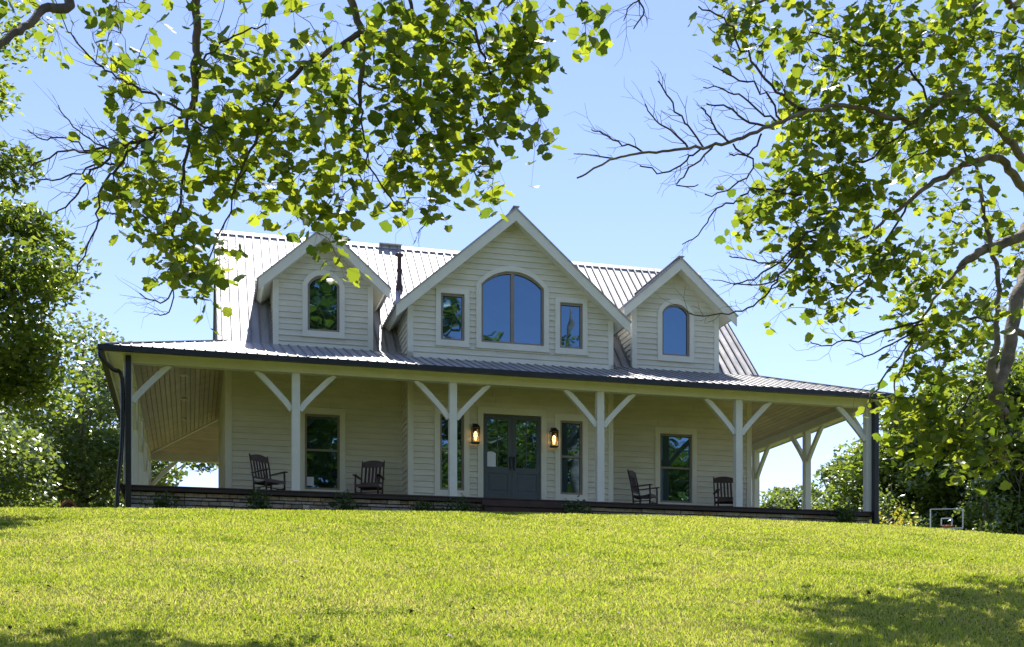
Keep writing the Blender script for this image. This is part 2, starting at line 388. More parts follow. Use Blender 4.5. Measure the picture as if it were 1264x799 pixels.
class Frame:                             # a vertical wall plane: a along it, out away from it
    def __init__(s,o,d,n): s.o=o; s.d=d; s.n=n
    def p(s,a,out,z): return hp(s.o[0]+s.d[0]*a+s.n[0]*out, s.o[1]+s.d[1]*a+s.n[1]*out, z)
FRONT=Frame((0,VF),(1,0),(0,-1)); BAY=Frame((0,VB),(1,0),(0,-1))
def fbox(mb,fr,a0,a1,z0,z1,o0,o1):
    mb.hexa([fr.p(a0,o0,z0),fr.p(a1,o0,z0),fr.p(a1,o1,z0),fr.p(a0,o1,z0),fr.p(a0,o0,z1),fr.p(a1,o0,z1),fr.p(a1,o1,z1),fr.p(a0,o1,z1)])
def lap(mb,fr,fa0,fa1,z0,z1,holes=(),ex=.145):
    if not callable(fa0): c0=fa0; fa0=lambda z:c0
    if not callable(fa1): c1=fa1; fa1=lambda z:c1
    z=z0
    while z<z1-1e-4:
        zt=min(z+ex,z1); zm=(z+zt)/2
        iv=[(fa0(z),fa0(zt),fa1(z),fa1(zt))]
        for (c,hw,h0,h1) in holes:
            if h0<zm<h1:
                w=hw(zm) if callable(hw) else hw
                nv=[]
                for (l0,l1,r0,r1) in iv:
                    if c-w>=r0 or c+w<=l0: nv.append((l0,l1,r0,r1)); continue
                    if c-w>l0: nv.append((l0,l1,c-w,c-w))
                    if c+w<r0: nv.append((c+w,c+w,r0,r1))
                iv=nv
        for (l0,l1,r0,r1) in iv:
            # butt joints here and there, so that boards have real lengths
            cuts=[0,1]
            ln=r0-l0
            if ln<.02: continue
            if ln>4: cuts=[0,random.uniform(.3,.7),1]
            for a,b in zip(cuts[:-1],cuts[1:]):
                g=.0015
                A0=l0+(r0-l0)*a+ (g if a>0 else 0); A1=l1+(r1-l1)*a+(g if a>0 else 0); B0=l0+(r0-l0)*b-(g if b<1 else 0); B1=l1+(r1-l1)*b-(g if b<1 else 0)
                ob=random.uniform(.031,.037); ot=random.uniform(.001,.004)
                i=len(mb.v)
                mb.v+=[fr.p(A0,0,z),fr.p(B0,0,z),fr.p(B0,ob,z),fr.p(A0,ob,z),fr.p(B1,ot,zt+.004),fr.p(A1,ot,zt+.004)]
                mb.f+=[(i,i+1,i+2,i+3),(i+3,i+2,i+4,i+5)]
        z=zt
def arcw(hw,zs,zt):      # half width of an arched head at height z
    h=zt-zs
    if h<=0: return lambda z:hw
    rr=(hw*hw+h*h)/(2*h); zc=zt-rr
    return lambda z: hw if z<=zs else math.sqrt(max(rr*rr-(z-zc)**2,0))
def profile(c,hw,zb,zs,zt,n=10):
    pts=[(c-hw,zb),(c+hw,zb)]
    h=zt-zs
    if h<=1e-6: return pts+[(c+hw,zt),(c-hw,zt)]
    rr=(hw*hw+h*h)/(2*h); zc=zt-rr; a0=math.asin(min(1,hw/rr))
    for i in range(n+1):
        t=a0-2*a0*i/n; pts.append((c+rr*math.sin(t),zc+rr*math.cos(t)))
    return pts
def ring(mb,fr,inn,out,o0,o1):
    n=len(inn)
    for i in range(n):
        j=(i+1)%n
        a,b,c,d=inn[i],inn[j],out[j],out[i]
        P=lambda q,o: fr.p(q[0],o,q[1])
        mb.face([P(a,o1),P(b,o1),P(c,o1),P(d,o1)])
        mb.face([P(a,o0),P(b,o0),P(b,o1),P(a,o1)]); mb.face([P(d,o0),P(c,o0),P(c,o1),P(d,o1)])
def window(fr,c,hw,zb,zs,zt,label=None,rail=None,mull=False,cw=.135,cb=.13,head=None,w0=.055):
    mb=HB(); inn=profile(c,hw,zb,zs,zt); out=profile(c,hw+cw,zb-cb,zt+(head or cw),zt+(head or cw))
    if zt>zs+1e-6: out=profile(c,hw+cw,zb-cb,zs,zt+cw)
    ring(mb,fr,inn,out,-.05,.052)
    fbox(mb,fr,c-hw-cw-.02,c+hw+cw+.02,zb-cb-.03,zb-cb+.02,0,.07)   # sill nose
    w=mb.build('window','trim',house,bevel=.004)
    if label: w['label']=label
    mb=HB(); w1=w0
    i1=profile(c,hw-w1,zb+w1,zs,zt-w1) if zt>zs+1e-6 else profile(c,hw-w1,zb+w1,zs,zt-w1)
    if zt<=zs+1e-6: i1=profile(c,hw-w1,zb+w1,zt-w1,zt-w1); 
    ring(mb,fr,i1,profile(c,hw,zb,zs,zt),-.06,.0)
    if rail: fbox(mb,fr,c-hw+w1*.5,c+hw-w1*.5,rail-.025,rail+.025,-.055,-.008)
    if mull: fbox(mb,fr,c-.045,c+.045,zb+.02,zt-.03,-.055,-.006)
    mb.build('sash','sash',w)
    mb=HB(); pr=profile(c,hw-.01,zb+.01,zs,zt-.01)
    mb.face([fr.p(a,-.045,z) for a,z in pr]); pn=mb.build('pane','glass',w)
    return w

# ---- walls
W1=(4.515,.435); W4=(13.965,.465); W2=(7.615,.305); W3=(10.72,.30)
def hole(c,hw,z0,z1): return (c,hw+.05,z0-.05,z1+.05)
def wall(name,frs,corners=()):
    mb=HB()
    for a in frs: lap(mb,*a)
    w=mb.build(name,'siding',house)
    for (s0,s1,v0,v1,z0,z1) in corners:
        c=HB(); c.box((s0,v0,z0),(s1,v1,z1)); c.build('corner_board','trim',w,bevel=.004)
    return w
wall('wall',[(FRONT,SL,BL,DZ,7.9,[hole(*W1,4.45,6.33)])],[(SL-.035,SL+.11,VF-.036,VF+.1,DZ,7.88)])
wall('wall',[(FRONT,BR,SR,DZ,7.9,[hole(*W4,4.45,6.30)])],[(SR-.11,SR+.035,VF-.036,VF+.1,DZ,7.88)])
bayw=wall('bay_wall',[(BAY,BL,BR,DZ,7.9,[hole(*W2,4.42,6.30),hole(*W3,4.42,6.30),(9.165,.80,3.9,6.45)]),
     (Frame((BL,VF),(0,-1),(-1,0)),0,VF-VB,DZ,7.9),(Frame((BR,VB),(0,1),(1,0)),0,VF-VB,DZ,7.9)],
     [(BL-.036,BL+.10,VB-.037,VB+.09,DZ,7.8),(BR-.10,BR+.036,VB-.037,VB+.09,DZ,7.8)])
# low skirt trim at the floor
for a in ((FRONT,SL+.11,BL-.03),(FRONT,BR+.03,SR-.11),(BAY,BL+.10,8.26),(BAY,10.08,BR-.10)):
    mb=HB(); fbox(mb,*a,DZ,DZ+.14,0,.034); mb.build('baseboard','trim',house)
gz=lambda s: RZ-.15-abs(s-RV)*1.0
wall('side_wall',[(Frame((SL,0),(0,1),(-1,0)),VF,VR,DZ,7.9),(Frame((SL,0),(0,1),(-1,0)),lambda z:RV-(RZ-.12-z),lambda z:RV+(RZ-.12-z),7.9,RZ-.2)],
     [(SL-.036,SL+.1,VR-.1,VR+.035,DZ,7.88)])
wall('side_wall',[(Frame((SR,0),(0,1),(1,0)),VF,VR,DZ,7.9),(Frame((SR,0),(0,1),(1,0)),lambda z:RV-(RZ-.12-z),lambda z:RV+(RZ-.12-z),7.9,RZ-.2)],
     [(SR-.1,SR+.036,VR-.1,VR+.035,DZ,7.88)])
wall('rear_wall',[(Frame((0,VR),(1,0),(0,1)),SL,SR,DZ,7.9)])
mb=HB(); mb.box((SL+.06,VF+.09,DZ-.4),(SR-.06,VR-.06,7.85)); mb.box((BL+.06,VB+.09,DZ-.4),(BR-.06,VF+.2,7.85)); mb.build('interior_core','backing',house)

# ---- windows
window(FRONT,*W1,4.45,6.33,6.33,rail=5.44,head=.16); window(FRONT,*W4,4.45,6.30,6.30,rail=5.39,head=.16)
window(BAY,*W2,4.42,6.30,6.30,rail=5.41,head=.16); window(BAY,*W3,4.42,6.30,6.30,rail=5.39,head=.16)
window(BAY,7.63,.30,8.14,9.30,9.30,cw=.125); window(BAY,10.715,.305,8.14,9.30,9.30,cw=.125)
window(BAY,9.175,.815,8.15,9.60,9.98,mull=True,cw=.13)
DORM=[(4.545,1.205),(13.96,1.215)]
for c,_ in DORM: window(FRONT,c,.395,8.40,9.55,9.80,cw=.13)

# ---- entrance doors
mb=HB(); ring(mb,BAY,profile(9.165,.755,DZ-.01,6.37,6.37),profile(9.165,.895,DZ-.02,6.53,6.53),-.05,.045)
mb.build('door_casing','trim',house,bevel=.004)
for sgn in (-1,1):
    c=9.165+sgn*.375; mb=HB(); hw=.372
    x0,x1=c-hw,c+hw; st=.105
    fbox(mb,BAY,x0,x0+st,DZ,6.36,-.06,-.012); fbox(mb,BAY,x1-st,x1,DZ,6.36,-.06,-.012)
    fbox(mb,BAY,x0+st,x1-st,6.25,6.36,-.06,-.012); fbox(mb,BAY,x0+st,x1-st,4.90,5.05,-.06,-.012); fbox(mb,BAY,x0+st,x1-st,DZ,4.42,-.06,-.012)
    fbox(mb,BAY,x0+st,x1-st,4.42,4.90,-.06,-.028)
    fbox(mb,BAY,x0+st+.05,x1-st-.05,4.47,4.85,-.028,-.018)
    for k in (1,2): z=5.05+k*.4; fbox(mb,BAY,x0+st,x1-st,z-.011,z+.011,-.055,-.02)
    fbox(mb,BAY,c-.011,c+.011,5.05,6.25,-.055,-.02)
    d=mb.build('french_door','doorpaint',house,bevel=.004)
    mb=HB(); mb.face([BAY.p(a,-.042,z) for a,z in ((x0+st,5.05),(x1-st,5.05),(x1-st,6.25),(x0+st,6.25))]); mb.build('pane','glass',d)
    hx=9.165+sgn*.05 
    mb=HB(); fbox(mb,BAY,hx-.025,hx+.025,4.98,5.3,-.012,-.002); h=BAY.p(hx,.06,5.05); k=BAY.p(hx,.06,5.24)
    mb.tube([BAY.p(hx,-.01,5.05),h,k,BAY.p(hx,-.01,5.24)],[.012]*4,8); mb.tube([BAY.p(hx,-.01,5.30),BAY.p(hx,.045,5.30)],[.03,.03],10)
    mb.build('handle','black',d)

# ---- wall lanterns
for s in (8.185,10.22):
    mb=HB(); z0,z1=5.60,5.98
    fbox(mb,BAY,s-.05,s+.05,5.86,6.10,.02,.045)
    fbox(mb,BAY,s-.012,s+.012,6.045,6.07,.04,.14)
    w=.085; oc=.15
    for a in (-1,1):
        for o in (oc-w,oc+w): fbox(mb,BAY,s+a*w-.007,s+a*w+.007,z0,z1,o-.007,o+.007)
    for z in (z0,z1-.01,z0+.19):
        for a in (-1,1): fbox(mb,BAY,s+a*w-.008,s+a*w+.008,z,z+.012,oc-w,oc+w)
        for o in (oc-w,oc+w): fbox(mb,BAY,s-w,s+w,z,z+.012,o-.008,o+.008)
    fbox(mb,BAY,s-w,s+w,z0-.02,z0,oc-w,oc+w)
    T=[BAY.p(s-.1,oc-.1,z1),BAY.p(s+.1,oc-.1,z1),BAY.p(s+.1,oc+.1,z1),BAY.p(s-.1,oc+.1,z1)]+[BAY.p(s-.04,oc-.04,z1+.09),BAY.p(s+.04,oc-.04,z1+.09),BAY.p(s+.04,oc+.04,z1+.09),BAY.p(s-.04,oc+.04,z1+.09)]
    mb.hexa(T)
    ln=mb.build('wall_lantern','black',house)
    mb=HB(); c=BAY.p(s,oc,z0+.06); mb.lathe(c,[(.001,0),(.022,.01),(.024,.05),(.045,.11),(.05,.15),(.032,.2),(.001,.23)],12)
    mb.build('bulb','bulb',ln,True)
    mb=HB(); fbox(mb,BAY,s-w+.004,s+w-.004,z0+.01,z1-.01,oc+w-.004,oc+w-.001); fbox(mb,BAY,s-w+.001,s-w+.004,z0+.01,z1-.01,oc-w,oc+w-.006); fbox(mb,BAY,s+w-.004,s+w-.001,z0+.01,z1-.01,oc-w,oc+w-.006)
    mb.build('lantern_glass','lampglass',ln)

# ---- roofs
def slope_sheet(mb,A,B,C,D,th):          # A-B eave, D-C ridge, slab going th below
    A,B,C,D=[Vector(hp(*q)) for q in (A,B,C,D)]
    n=(B-A).cross(D-A).normalized()
    if n.z<0: n=-n
    mb.hexa([A-n*th,B-n*th,C-n*th,D-n*th,A,B,C,D]); return n
def ribs(mb,A,B,C,D,sp,w=.035,h=.022,off=0):   # seams from eave A-B to ridge D-C, equal spacing along A-B (parallel to D-C)
    A,B,C,D=[Vector(hp(*q)) for q in (A,B,C,D)]
    e=(B-A); ln=e.length; e.normalize(); n=e.cross(D-A).normalized()
    if n.z<0: n=-n
    perp=n.cross(e).normalized()
    if perp.dot(D-A)<0: perp=-perp
    H=(D-A).dot(perp); d0=(D-A).dot(e); c0=(C-A).dot(e)
    t=sp*.5+off
    f0=len(mb.f)
    while t<ln-.02:
        # the rib starts at t on the eave and climbs straight up; its reach is limited by the raked sides
        top=H
        if t<d0: top=H*t/d0
        if t>c0 and ln-c0>1e-6: top=min(top,H*(ln-t)/(ln-c0))
        if top>.05: mb.bar(A+e*t+n*h*.5,A+e*t+perp*top+n*h*.5,w,h,n)
        t+=sp
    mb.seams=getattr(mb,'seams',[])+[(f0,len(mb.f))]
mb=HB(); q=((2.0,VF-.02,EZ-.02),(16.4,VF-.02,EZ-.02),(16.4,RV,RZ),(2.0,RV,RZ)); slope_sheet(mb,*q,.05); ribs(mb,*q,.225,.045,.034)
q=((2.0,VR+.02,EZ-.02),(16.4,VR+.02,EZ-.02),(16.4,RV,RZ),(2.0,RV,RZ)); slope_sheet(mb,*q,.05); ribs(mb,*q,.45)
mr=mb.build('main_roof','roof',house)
mb=HB()
for sgn in (-1,1):
    A=Vector(hp(1.98,RV,RZ+.022)); B=Vector(hp(16.42,RV,RZ+.022)); d=Vector((0,sgn*.13,-.13)); mb.hexa([A,B,B+d,A+d,A+Vector((0,0,.02)),B+Vector((0,0,.02)),B+d+Vector((0,0,.02)),A+d+Vector((0,0,.02))])
mb.build('ridge_cap','roof',mr)
for s in (1.97,16.4):
    mb=HB()
    for vv in (VF,VR): mb.bar(hp(s+.015,vv,EZ-.10),hp(s+.015,RV,RZ-.10),.03,.17,(0,0,1))
    mb.build('rake_trim','gutter',mr)
mb=HB()      # small vent box on the ridge
mb.box((6.55,RV-.12,RZ+.03),(7.2,RV+.12,RZ+.06)); mb.build('ridge_vent','trim',mr,bevel=.01)
mb=HB(); c=hp(6.85,4.75,10.2)
mb.lathe(c,[(.11,-.1),(.10,.25),(.075,.27),(.062,.6),(.062,.62),(.085,.63),(.085,.68),(.062,.69),(.062,1.05),(.12,1.06),(.12,1.10),(.001,1.12)],14); mb.build('vent_pipe','deck',mr,True)
# porch roof: hipped ring
e=.48; eo=L_+e
OUT=[(-e,-e),(eo,-e),(eo,DEP+e),(-e,DEP+e)]; INN=[(SL-.02,VF-.02),(SR+.02,VF-.02),(SR+.02,VR+.02),(SL-.02,VR+.02)]
mb=HB()
for i in range(4):
    j=(i+1)%4; A=(*OUT[i],7.01);B=(*OUT[j],7.01);C=(*INN[j],EZ);D_=(*INN[i],EZ)
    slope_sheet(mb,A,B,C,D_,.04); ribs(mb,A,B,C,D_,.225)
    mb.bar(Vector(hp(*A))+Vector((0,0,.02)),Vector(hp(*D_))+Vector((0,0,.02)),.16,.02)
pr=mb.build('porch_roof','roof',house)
# gutter along the eaves
def loop_boxes(mb,o_out,o_in,z0,z1):     # rectangular ring; offsets measured outwards from the post line
    a=o_out;b=o_in
    mb.box((-a,-a,z0),(L_+a,-b,z1)); mb.box((-a,DEP+b,z0),(L_+a,DEP+a,z1)); mb.box((-a,-b,z0),(-b,DEP+b,z1)); mb.box((L_+b,-b,z0),(L_+a,DEP+b,z1))
mb=HB(); loop_boxes(mb,.60,.585,6.87,6.985); loop_boxes(mb,.585,.47,6.87,6.885); loop_boxes(mb,.485,.47,6.885,6.97)
gut=mb.build('gutter','gutter',pr)
mb=HB(); loop_boxes(mb,.468,.445,6.86,6.975); loop_boxes(mb,.445,.102,6.945,6.965); mb.build('soffit','trim',pr)
# downspouts
for pts,rr in (([(-.54,-.54,6.88),(-.54,-.54,6.72),(-.30,-.40,6.50),(-.12,-.19,6.36),(-.12,-.19,5.0),(-.2,-.22,4.0),(-.24,-.24,3.2)],.047),):
    mb=HB(); p2,r2=wiggle([hp(*p) for p in pts],[rr]*len(pts),4,0); mb.tube(p2,r2,10); mb.build('downspout','gutter',pr,True)
mb=HB(); mb.box((-.045,-.24,3.2),(.075,-.13,6.87)); mb.build('downspout','gutter',pr,bevel=.01)
mb=HB(); mb.box((L_+.03,-.26,3.2),(L_+.17,-.12,6.87)); mb.box((L_+.02,-.27,3.2),(L_+.2,-.10,3.75)); mb.build('downspout','gutter',pr,bevel=.01)
# beams and ceiling
mb=HB(); loop_boxes(mb,.10,-.10,6.74,6.98); loop_boxes(mb,.115,.10,6.92,6.978); mb.build('porch_beam','trim',house,bevel=.006)
mb=HB(); npl=17
for k in range(npl):
    t0=k/npl; t1=(k+1)/npl-.0065
    def cor(i,t):
        ox=[(.1,.1),(L_-.1,.1),(L_-.1,DEP-.1),(.1,DEP-.1)][i]; ix=[(SL,VF),(SR,VF),(SR,VR),(SL,VR)][i]
        return (ox[0]+(ix[0]-ox[0])*t, ox[1]+(ix[1]-ox[1])*t, 6.97+.78*t)
    for i in range(4):
        j=(i+1)%4
        a,b,c,d=[Vector(hp(*q)) for q in (cor(i,t0),cor(j,t0),cor(j,t1),cor(i,t1))]
        mb.hexa([a,b,c,d]+[q+Vector((0,0,.018)) for q in (a,b,c,d)])
ceil=mb.build('porch_ceiling','ceiling',house)
for i in range(4):
    a=cor(i,0); b=cor(i,1); mb=HB(); mb.bar(hp(a[0],a[1],a[2]-.02),hp(b[0],b[1],b[2]-.02),.1,.03); mb.build('hip_trim','trim',ceil)
for (s,v,lit) in ((15.72,1.6,1),(1.15,3.4,0),(1.15,6.2,0),(1.15,9.0,0),(17.2,5.0,0)):
    if s<3: zz=6.97+.78*(s-.1)/(SL-.1)
    elif s>16.2: zz=6.97+.78*(L_-.1-s)/(L_-.1-SR)
    else: zz=6.97+.78*(v-.1)/(VF-.1)
    mb=HB(); mb.lathe(hp(s,v,zz-.03),[(.09,.03),(.10,0),(.085,-.012),(.07,0)],18); rl=mb.build('recessed_light','trim',ceil,True)
    mb=HB(); mb.lathe(hp(s,v,zz-.03),[(.07,.0),(.06,-.014),(.001,-.02)],16); mb.build('lens','downlight' if lit else 'trim',rl,True)
# deck
mb=HB()
def plankrun(x0,x1,y0,y1,along):
    w=.135; 
    if along=='s':
        y=y0
        while y<y1-.01: mb.box((x0,y,DZ-.03),(x1,min(y+w-.006,y1),DZ)); y+=w
    else:
        x=x0
        while x<x1-.01: mb.box((x,y0,DZ-.03),(min(x+w-.006,x1),y1,DZ)); x+=w
plankrun(-.17,L_+.17,-.17,VF+.0,'s'); plankrun(-.17,L_+.17,VR,DEP+.17,'s'); plankrun(-.17,SL,VF+.02,VR-.01,'v'); plankrun(SR,L_+.17,VF+.02,VR-.01,'v')
dk=mb.build('porch_deck','deck',house)
mb=HB(); loop_boxes(mb,.155,.10,3.925,4.005); mb.build('deck_fascia','fascia',dk,bevel=.005)
mb=HB(); mb.box((0.02,.02,3.2),(L_-.02,DEP-.02,4.0)); mb.build('foundation_core','backing',house)
# coursed ledge stone
mb=HB()
def stones(fr,a0,a1,z0,z1):
    z=z0
    while z<z1-.02:
        h=random.uniform(.06,.13)
        if z+h>z1-.03: h=z1-z
        a=a0
        while a<a1-.01:
            w=random.uniform(.15,.5)
            if a+w>a1-.1: w=a1-a
            o=random.uniform(.03,.085); g=.007
            q=[fr.p(a+g,0,z+g),fr.p(a+w-g,0,z+g),fr.p(a+w-g,o,z+g+random.uniform(0,.012)),fr.p(a+g,o,z+g+random.uniform(0,.012)),
               fr.p(a+g,0,z+h-g),fr.p(a+w-g,0,z+h-g),fr.p(a+w-g,o*.9,z+h-g-random.uniform(0,.012)),fr.p(a+g,o*.9,z+h-g-random.uniform(0,.012))]
            mb.hexa(q); a+=w
        z+=h
stones(Frame((0,.015),(1,0),(0,-1)),0,L_,3.15,3.92); stones(Frame((.015,0),(0,1),(-1,0)),0,DEP,3.15,3.92); stones(Frame((L_-.015,0),(0,1),(1,0)),0,DEP,3.15,3.92)
mb.build('stone_foundation','stone',house,bevel=.008)
mb=HB()
mb.box((8.0,-.50,3.80),(9.98,-.175,3.85)); mb.box((8.0,-.46,3.62),(9.98,-.175,3.80)); mb.box((7.98,-.85,3.57),(10.0,-.5,3.62)); mb.box((8.0,-.81,3.3),(9.98,-.46,3.57))
mb.box((8.0,-.20,3.85),(9.98,-.158,3.99))
mb.build('step','deck',house,bevel=.006)
# posts with curved knee braces
def brace(mb,s,v,ds,dv):
    n=7; reach=.80; P=[]
    for k in range(n):
        t=k/(n-1)
        # shallow curve bowing towards the post corner
        a=.09+reach*t; z=5.90+.86*(t**.9); P.append((a,z))
    for k in range(n-1):
        (a0,z0),(a1,z1)=P[k],P[k+1]
        w=.045; hh=.063
        side=Vector((dv,ds,0))*w
        t0=Vector((a1-a0,z1-z0,0)).normalized()
        def nrm(k):
            i0=max(k-1,0); i1=min(k+1,n-1); t=Vector((P[i1][0]-P[i0][0],P[i1][1]-P[i0][1],0)).normalized(); return Vector((-t.y,t.x,0))*hh
        n0=nrm(k); n1=nrm(k+1)
        def q(a,z): return Vector(hp(s+ds*a,v+dv*a,z))
        mb.hexa([q(a0-n0.x,z0-n0.y)-side,q(a1-n1.x,z1-n1.y)-side,q(a1-n1.x,z1-n1.y)+side,q(a0-n0.x,z0-n0.y)+side,
                 q(a0+n0.x,z0+n0.y)-side,q(a1+n1.x,min(z1+n1.y,6.735))-side,q(a1+n1.x,min(z1+n1.y,6.735))+side,q(a0+n0.x,z0+n0.y)+side])
sp=L_/5
FP=[(i*sp,0) for i in range(6)]; SP=[(x,DEP/4*k) for x in (0,L_) for k in (1,2,3)]; BP=[(i*sp,DEP) for i in range(6)]
for (s,v) in FP+SP+BP:
    mb=HB(); mb.box((s-.092,v-.092,DZ),(s+.092,v+.092,6.738))
    p=mb.build('porch_post','postpaint',house,bevel=.012)
    dirs=[]
    if v in (0,DEP):
        if s<L_-.1: dirs.append((1,0))
        if s>.1: dirs.append((-1,0))
    if abs(s)<.01 or abs(s-L_)<.01:
        if v<DEP-.1: dirs.append((0,1))
        if v>.1: dirs.append((0,-1))
    for ds,dv in dirs:
        mb=HB(); brace(mb,s,v,ds,dv); mb.build('brace','postpaint',p)

# ---- dormers and the big gable
def gable(name,c,hw,zb,fr_v,peak,ehw,slope,front,holes,bh=.26,label=None):
    fr=Frame((0,fr_v),(1,0),(0,-1))
    zin=peak-.24       # underside of the roof at the centre line
    mb=HB()
    zt_side=zin-slope*hw
    lap(mb,fr,c-hw,c+hw,zb,zt_side,holes)
    lap(mb,fr,lambda z:c-min(hw,max(0,(zin-z)/slope)),lambda z:c+min(hw,max(0,(zin-z)/slope)),zt_side,zin,holes)
    vb=VF+(zin-slope*hw-EZ)+.25
    for sgn in (-1,1):
        f2=Frame((c+sgn*hw,0),(0,1),(sgn,0)); lap(mb,f2,fr_v,lambda z:max(fr_v+.01,VF+(z-EZ)+.12),zb,zt_side+.02)
    wl=mb.build(name,'siding',house)
    if label: wl['label']=label
    mb=HB()
    for sgn in (-1,1):
        a=c+sgn*hw; x0,x1=sorted((a-sgn*.10,a+sgn*.036)); mb.box((x0,fr_v-.037,zb),(x1,fr_v+.09,zt_side-.02))
    fbox(mb,fr,c-hw+.1,c+hw-.1,zb-.05,zb+.12,0,.034)
    mb.build('corner_board','trim',wl)
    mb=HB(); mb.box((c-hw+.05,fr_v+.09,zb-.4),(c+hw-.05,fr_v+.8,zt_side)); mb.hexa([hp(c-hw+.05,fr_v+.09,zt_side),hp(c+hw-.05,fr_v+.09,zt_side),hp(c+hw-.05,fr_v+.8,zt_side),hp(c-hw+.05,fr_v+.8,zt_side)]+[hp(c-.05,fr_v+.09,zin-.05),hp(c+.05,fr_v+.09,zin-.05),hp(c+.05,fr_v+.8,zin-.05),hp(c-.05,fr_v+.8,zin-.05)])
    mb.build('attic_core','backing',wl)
    vend=VF+(peak-EZ)+.1
    # boxed roof edge (soffit slab), rake boards, metal sheet
    sf=HB(); bg=HB(); rf=HB()
    for sgn in (-1,1):
        E=(c+sgn*ehw,peak-slope*ehw)
        v1=VF+(E[1]-EZ)+.35
        A=Vector(hp(E[0],front+.03,E[1])); B=Vector(hp(c,front+.03,peak)); C=Vector(hp(c,vend,peak)); D_=Vector(hp(E[0],v1,E[1]))
        n=Vector((sgn*slope,0,1)).normalized()
        lo=n*.20
        sf.hexa([A-lo,B-Vector((0,0,lo.length/n.z)),C-Vector((0,0,lo.length/n.z)),D_-lo, A-n*.035,B-Vector((0,0,.035/n.z)),C-Vector((0,0,.035/n.z)),D_-n*.035])
        # eave fascia closing the slab along the side
        A2=A+Vector((sgn*.004,0,0)); 
        # rake board
        z_=bh/n.z
        bg.hexa([hp(E[0]+sgn*.01,front-.012,E[1]-z_*.96),hp(c,front-.012,peak-z_*.96),hp(c,front+.03,peak-z_*.96),hp(E[0]+sgn*.01,front+.03,E[1]-z_*.96),
                 hp(E[0]+sgn*.01,front-.012,E[1]-.03),hp(c,front-.012,peak-.03),hp(c,front+.03,peak-.03),hp(E[0]+sgn*.01,front+.03,E[1]-.03)])
        e2=ehw+.05
        q=[(c+sgn*e2,front-.035,peak-slope*e2),(c+sgn*e2,v1,peak-slope*e2),(c,vend,peak),(c,front-.035,peak)]
        slope_sheet(rf,*q,.03)
        A3,B3=Vector(hp(*q[0])),Vector(hp(*q[3])); t=.0
        vv=front+.12
        while vv<vend-.1:
            # rib runs from the eave up to the ridge, only where the gable roof stands above the main roof
            z_at=EZ+(vv-VF); zl=max(peak-slope*e2,z_at-.05)
            if zl<peak-.05: rf.bar(Vector(hp(c+sgn*(peak-zl)/slope,vv,zl))+n*.011,Vector(hp(c,vv,peak))+n*.011,.035,.022,n)
            vv+=.225
    sf.build('soffit','trim',wl); bg.build('barge_board','trim',wl,bevel=.004); rf.bar(hp(c,front-.04,peak+.02),hp(c,vend,peak+.02),.16,.02); rf.build('gable_roof','roof',wl)
gable('gable_wall',9.175,2.635,7.66,VB,11.47,3.0,.865,1.10,
      [(9.175,arcw(.86,9.6,10.03),8.1,10.03),(7.63,.35,8.09,9.35),(10.715,.355,8.09,9.35)],label='wide central gable wall with three windows')
for c,hw in DORM:
    gable('dormer_wall',c,hw,7.96,VF,10.93,1.60,.875,2.0,[(c,arcw(.44,9.55,9.85),8.35,9.85)],bh=.25)

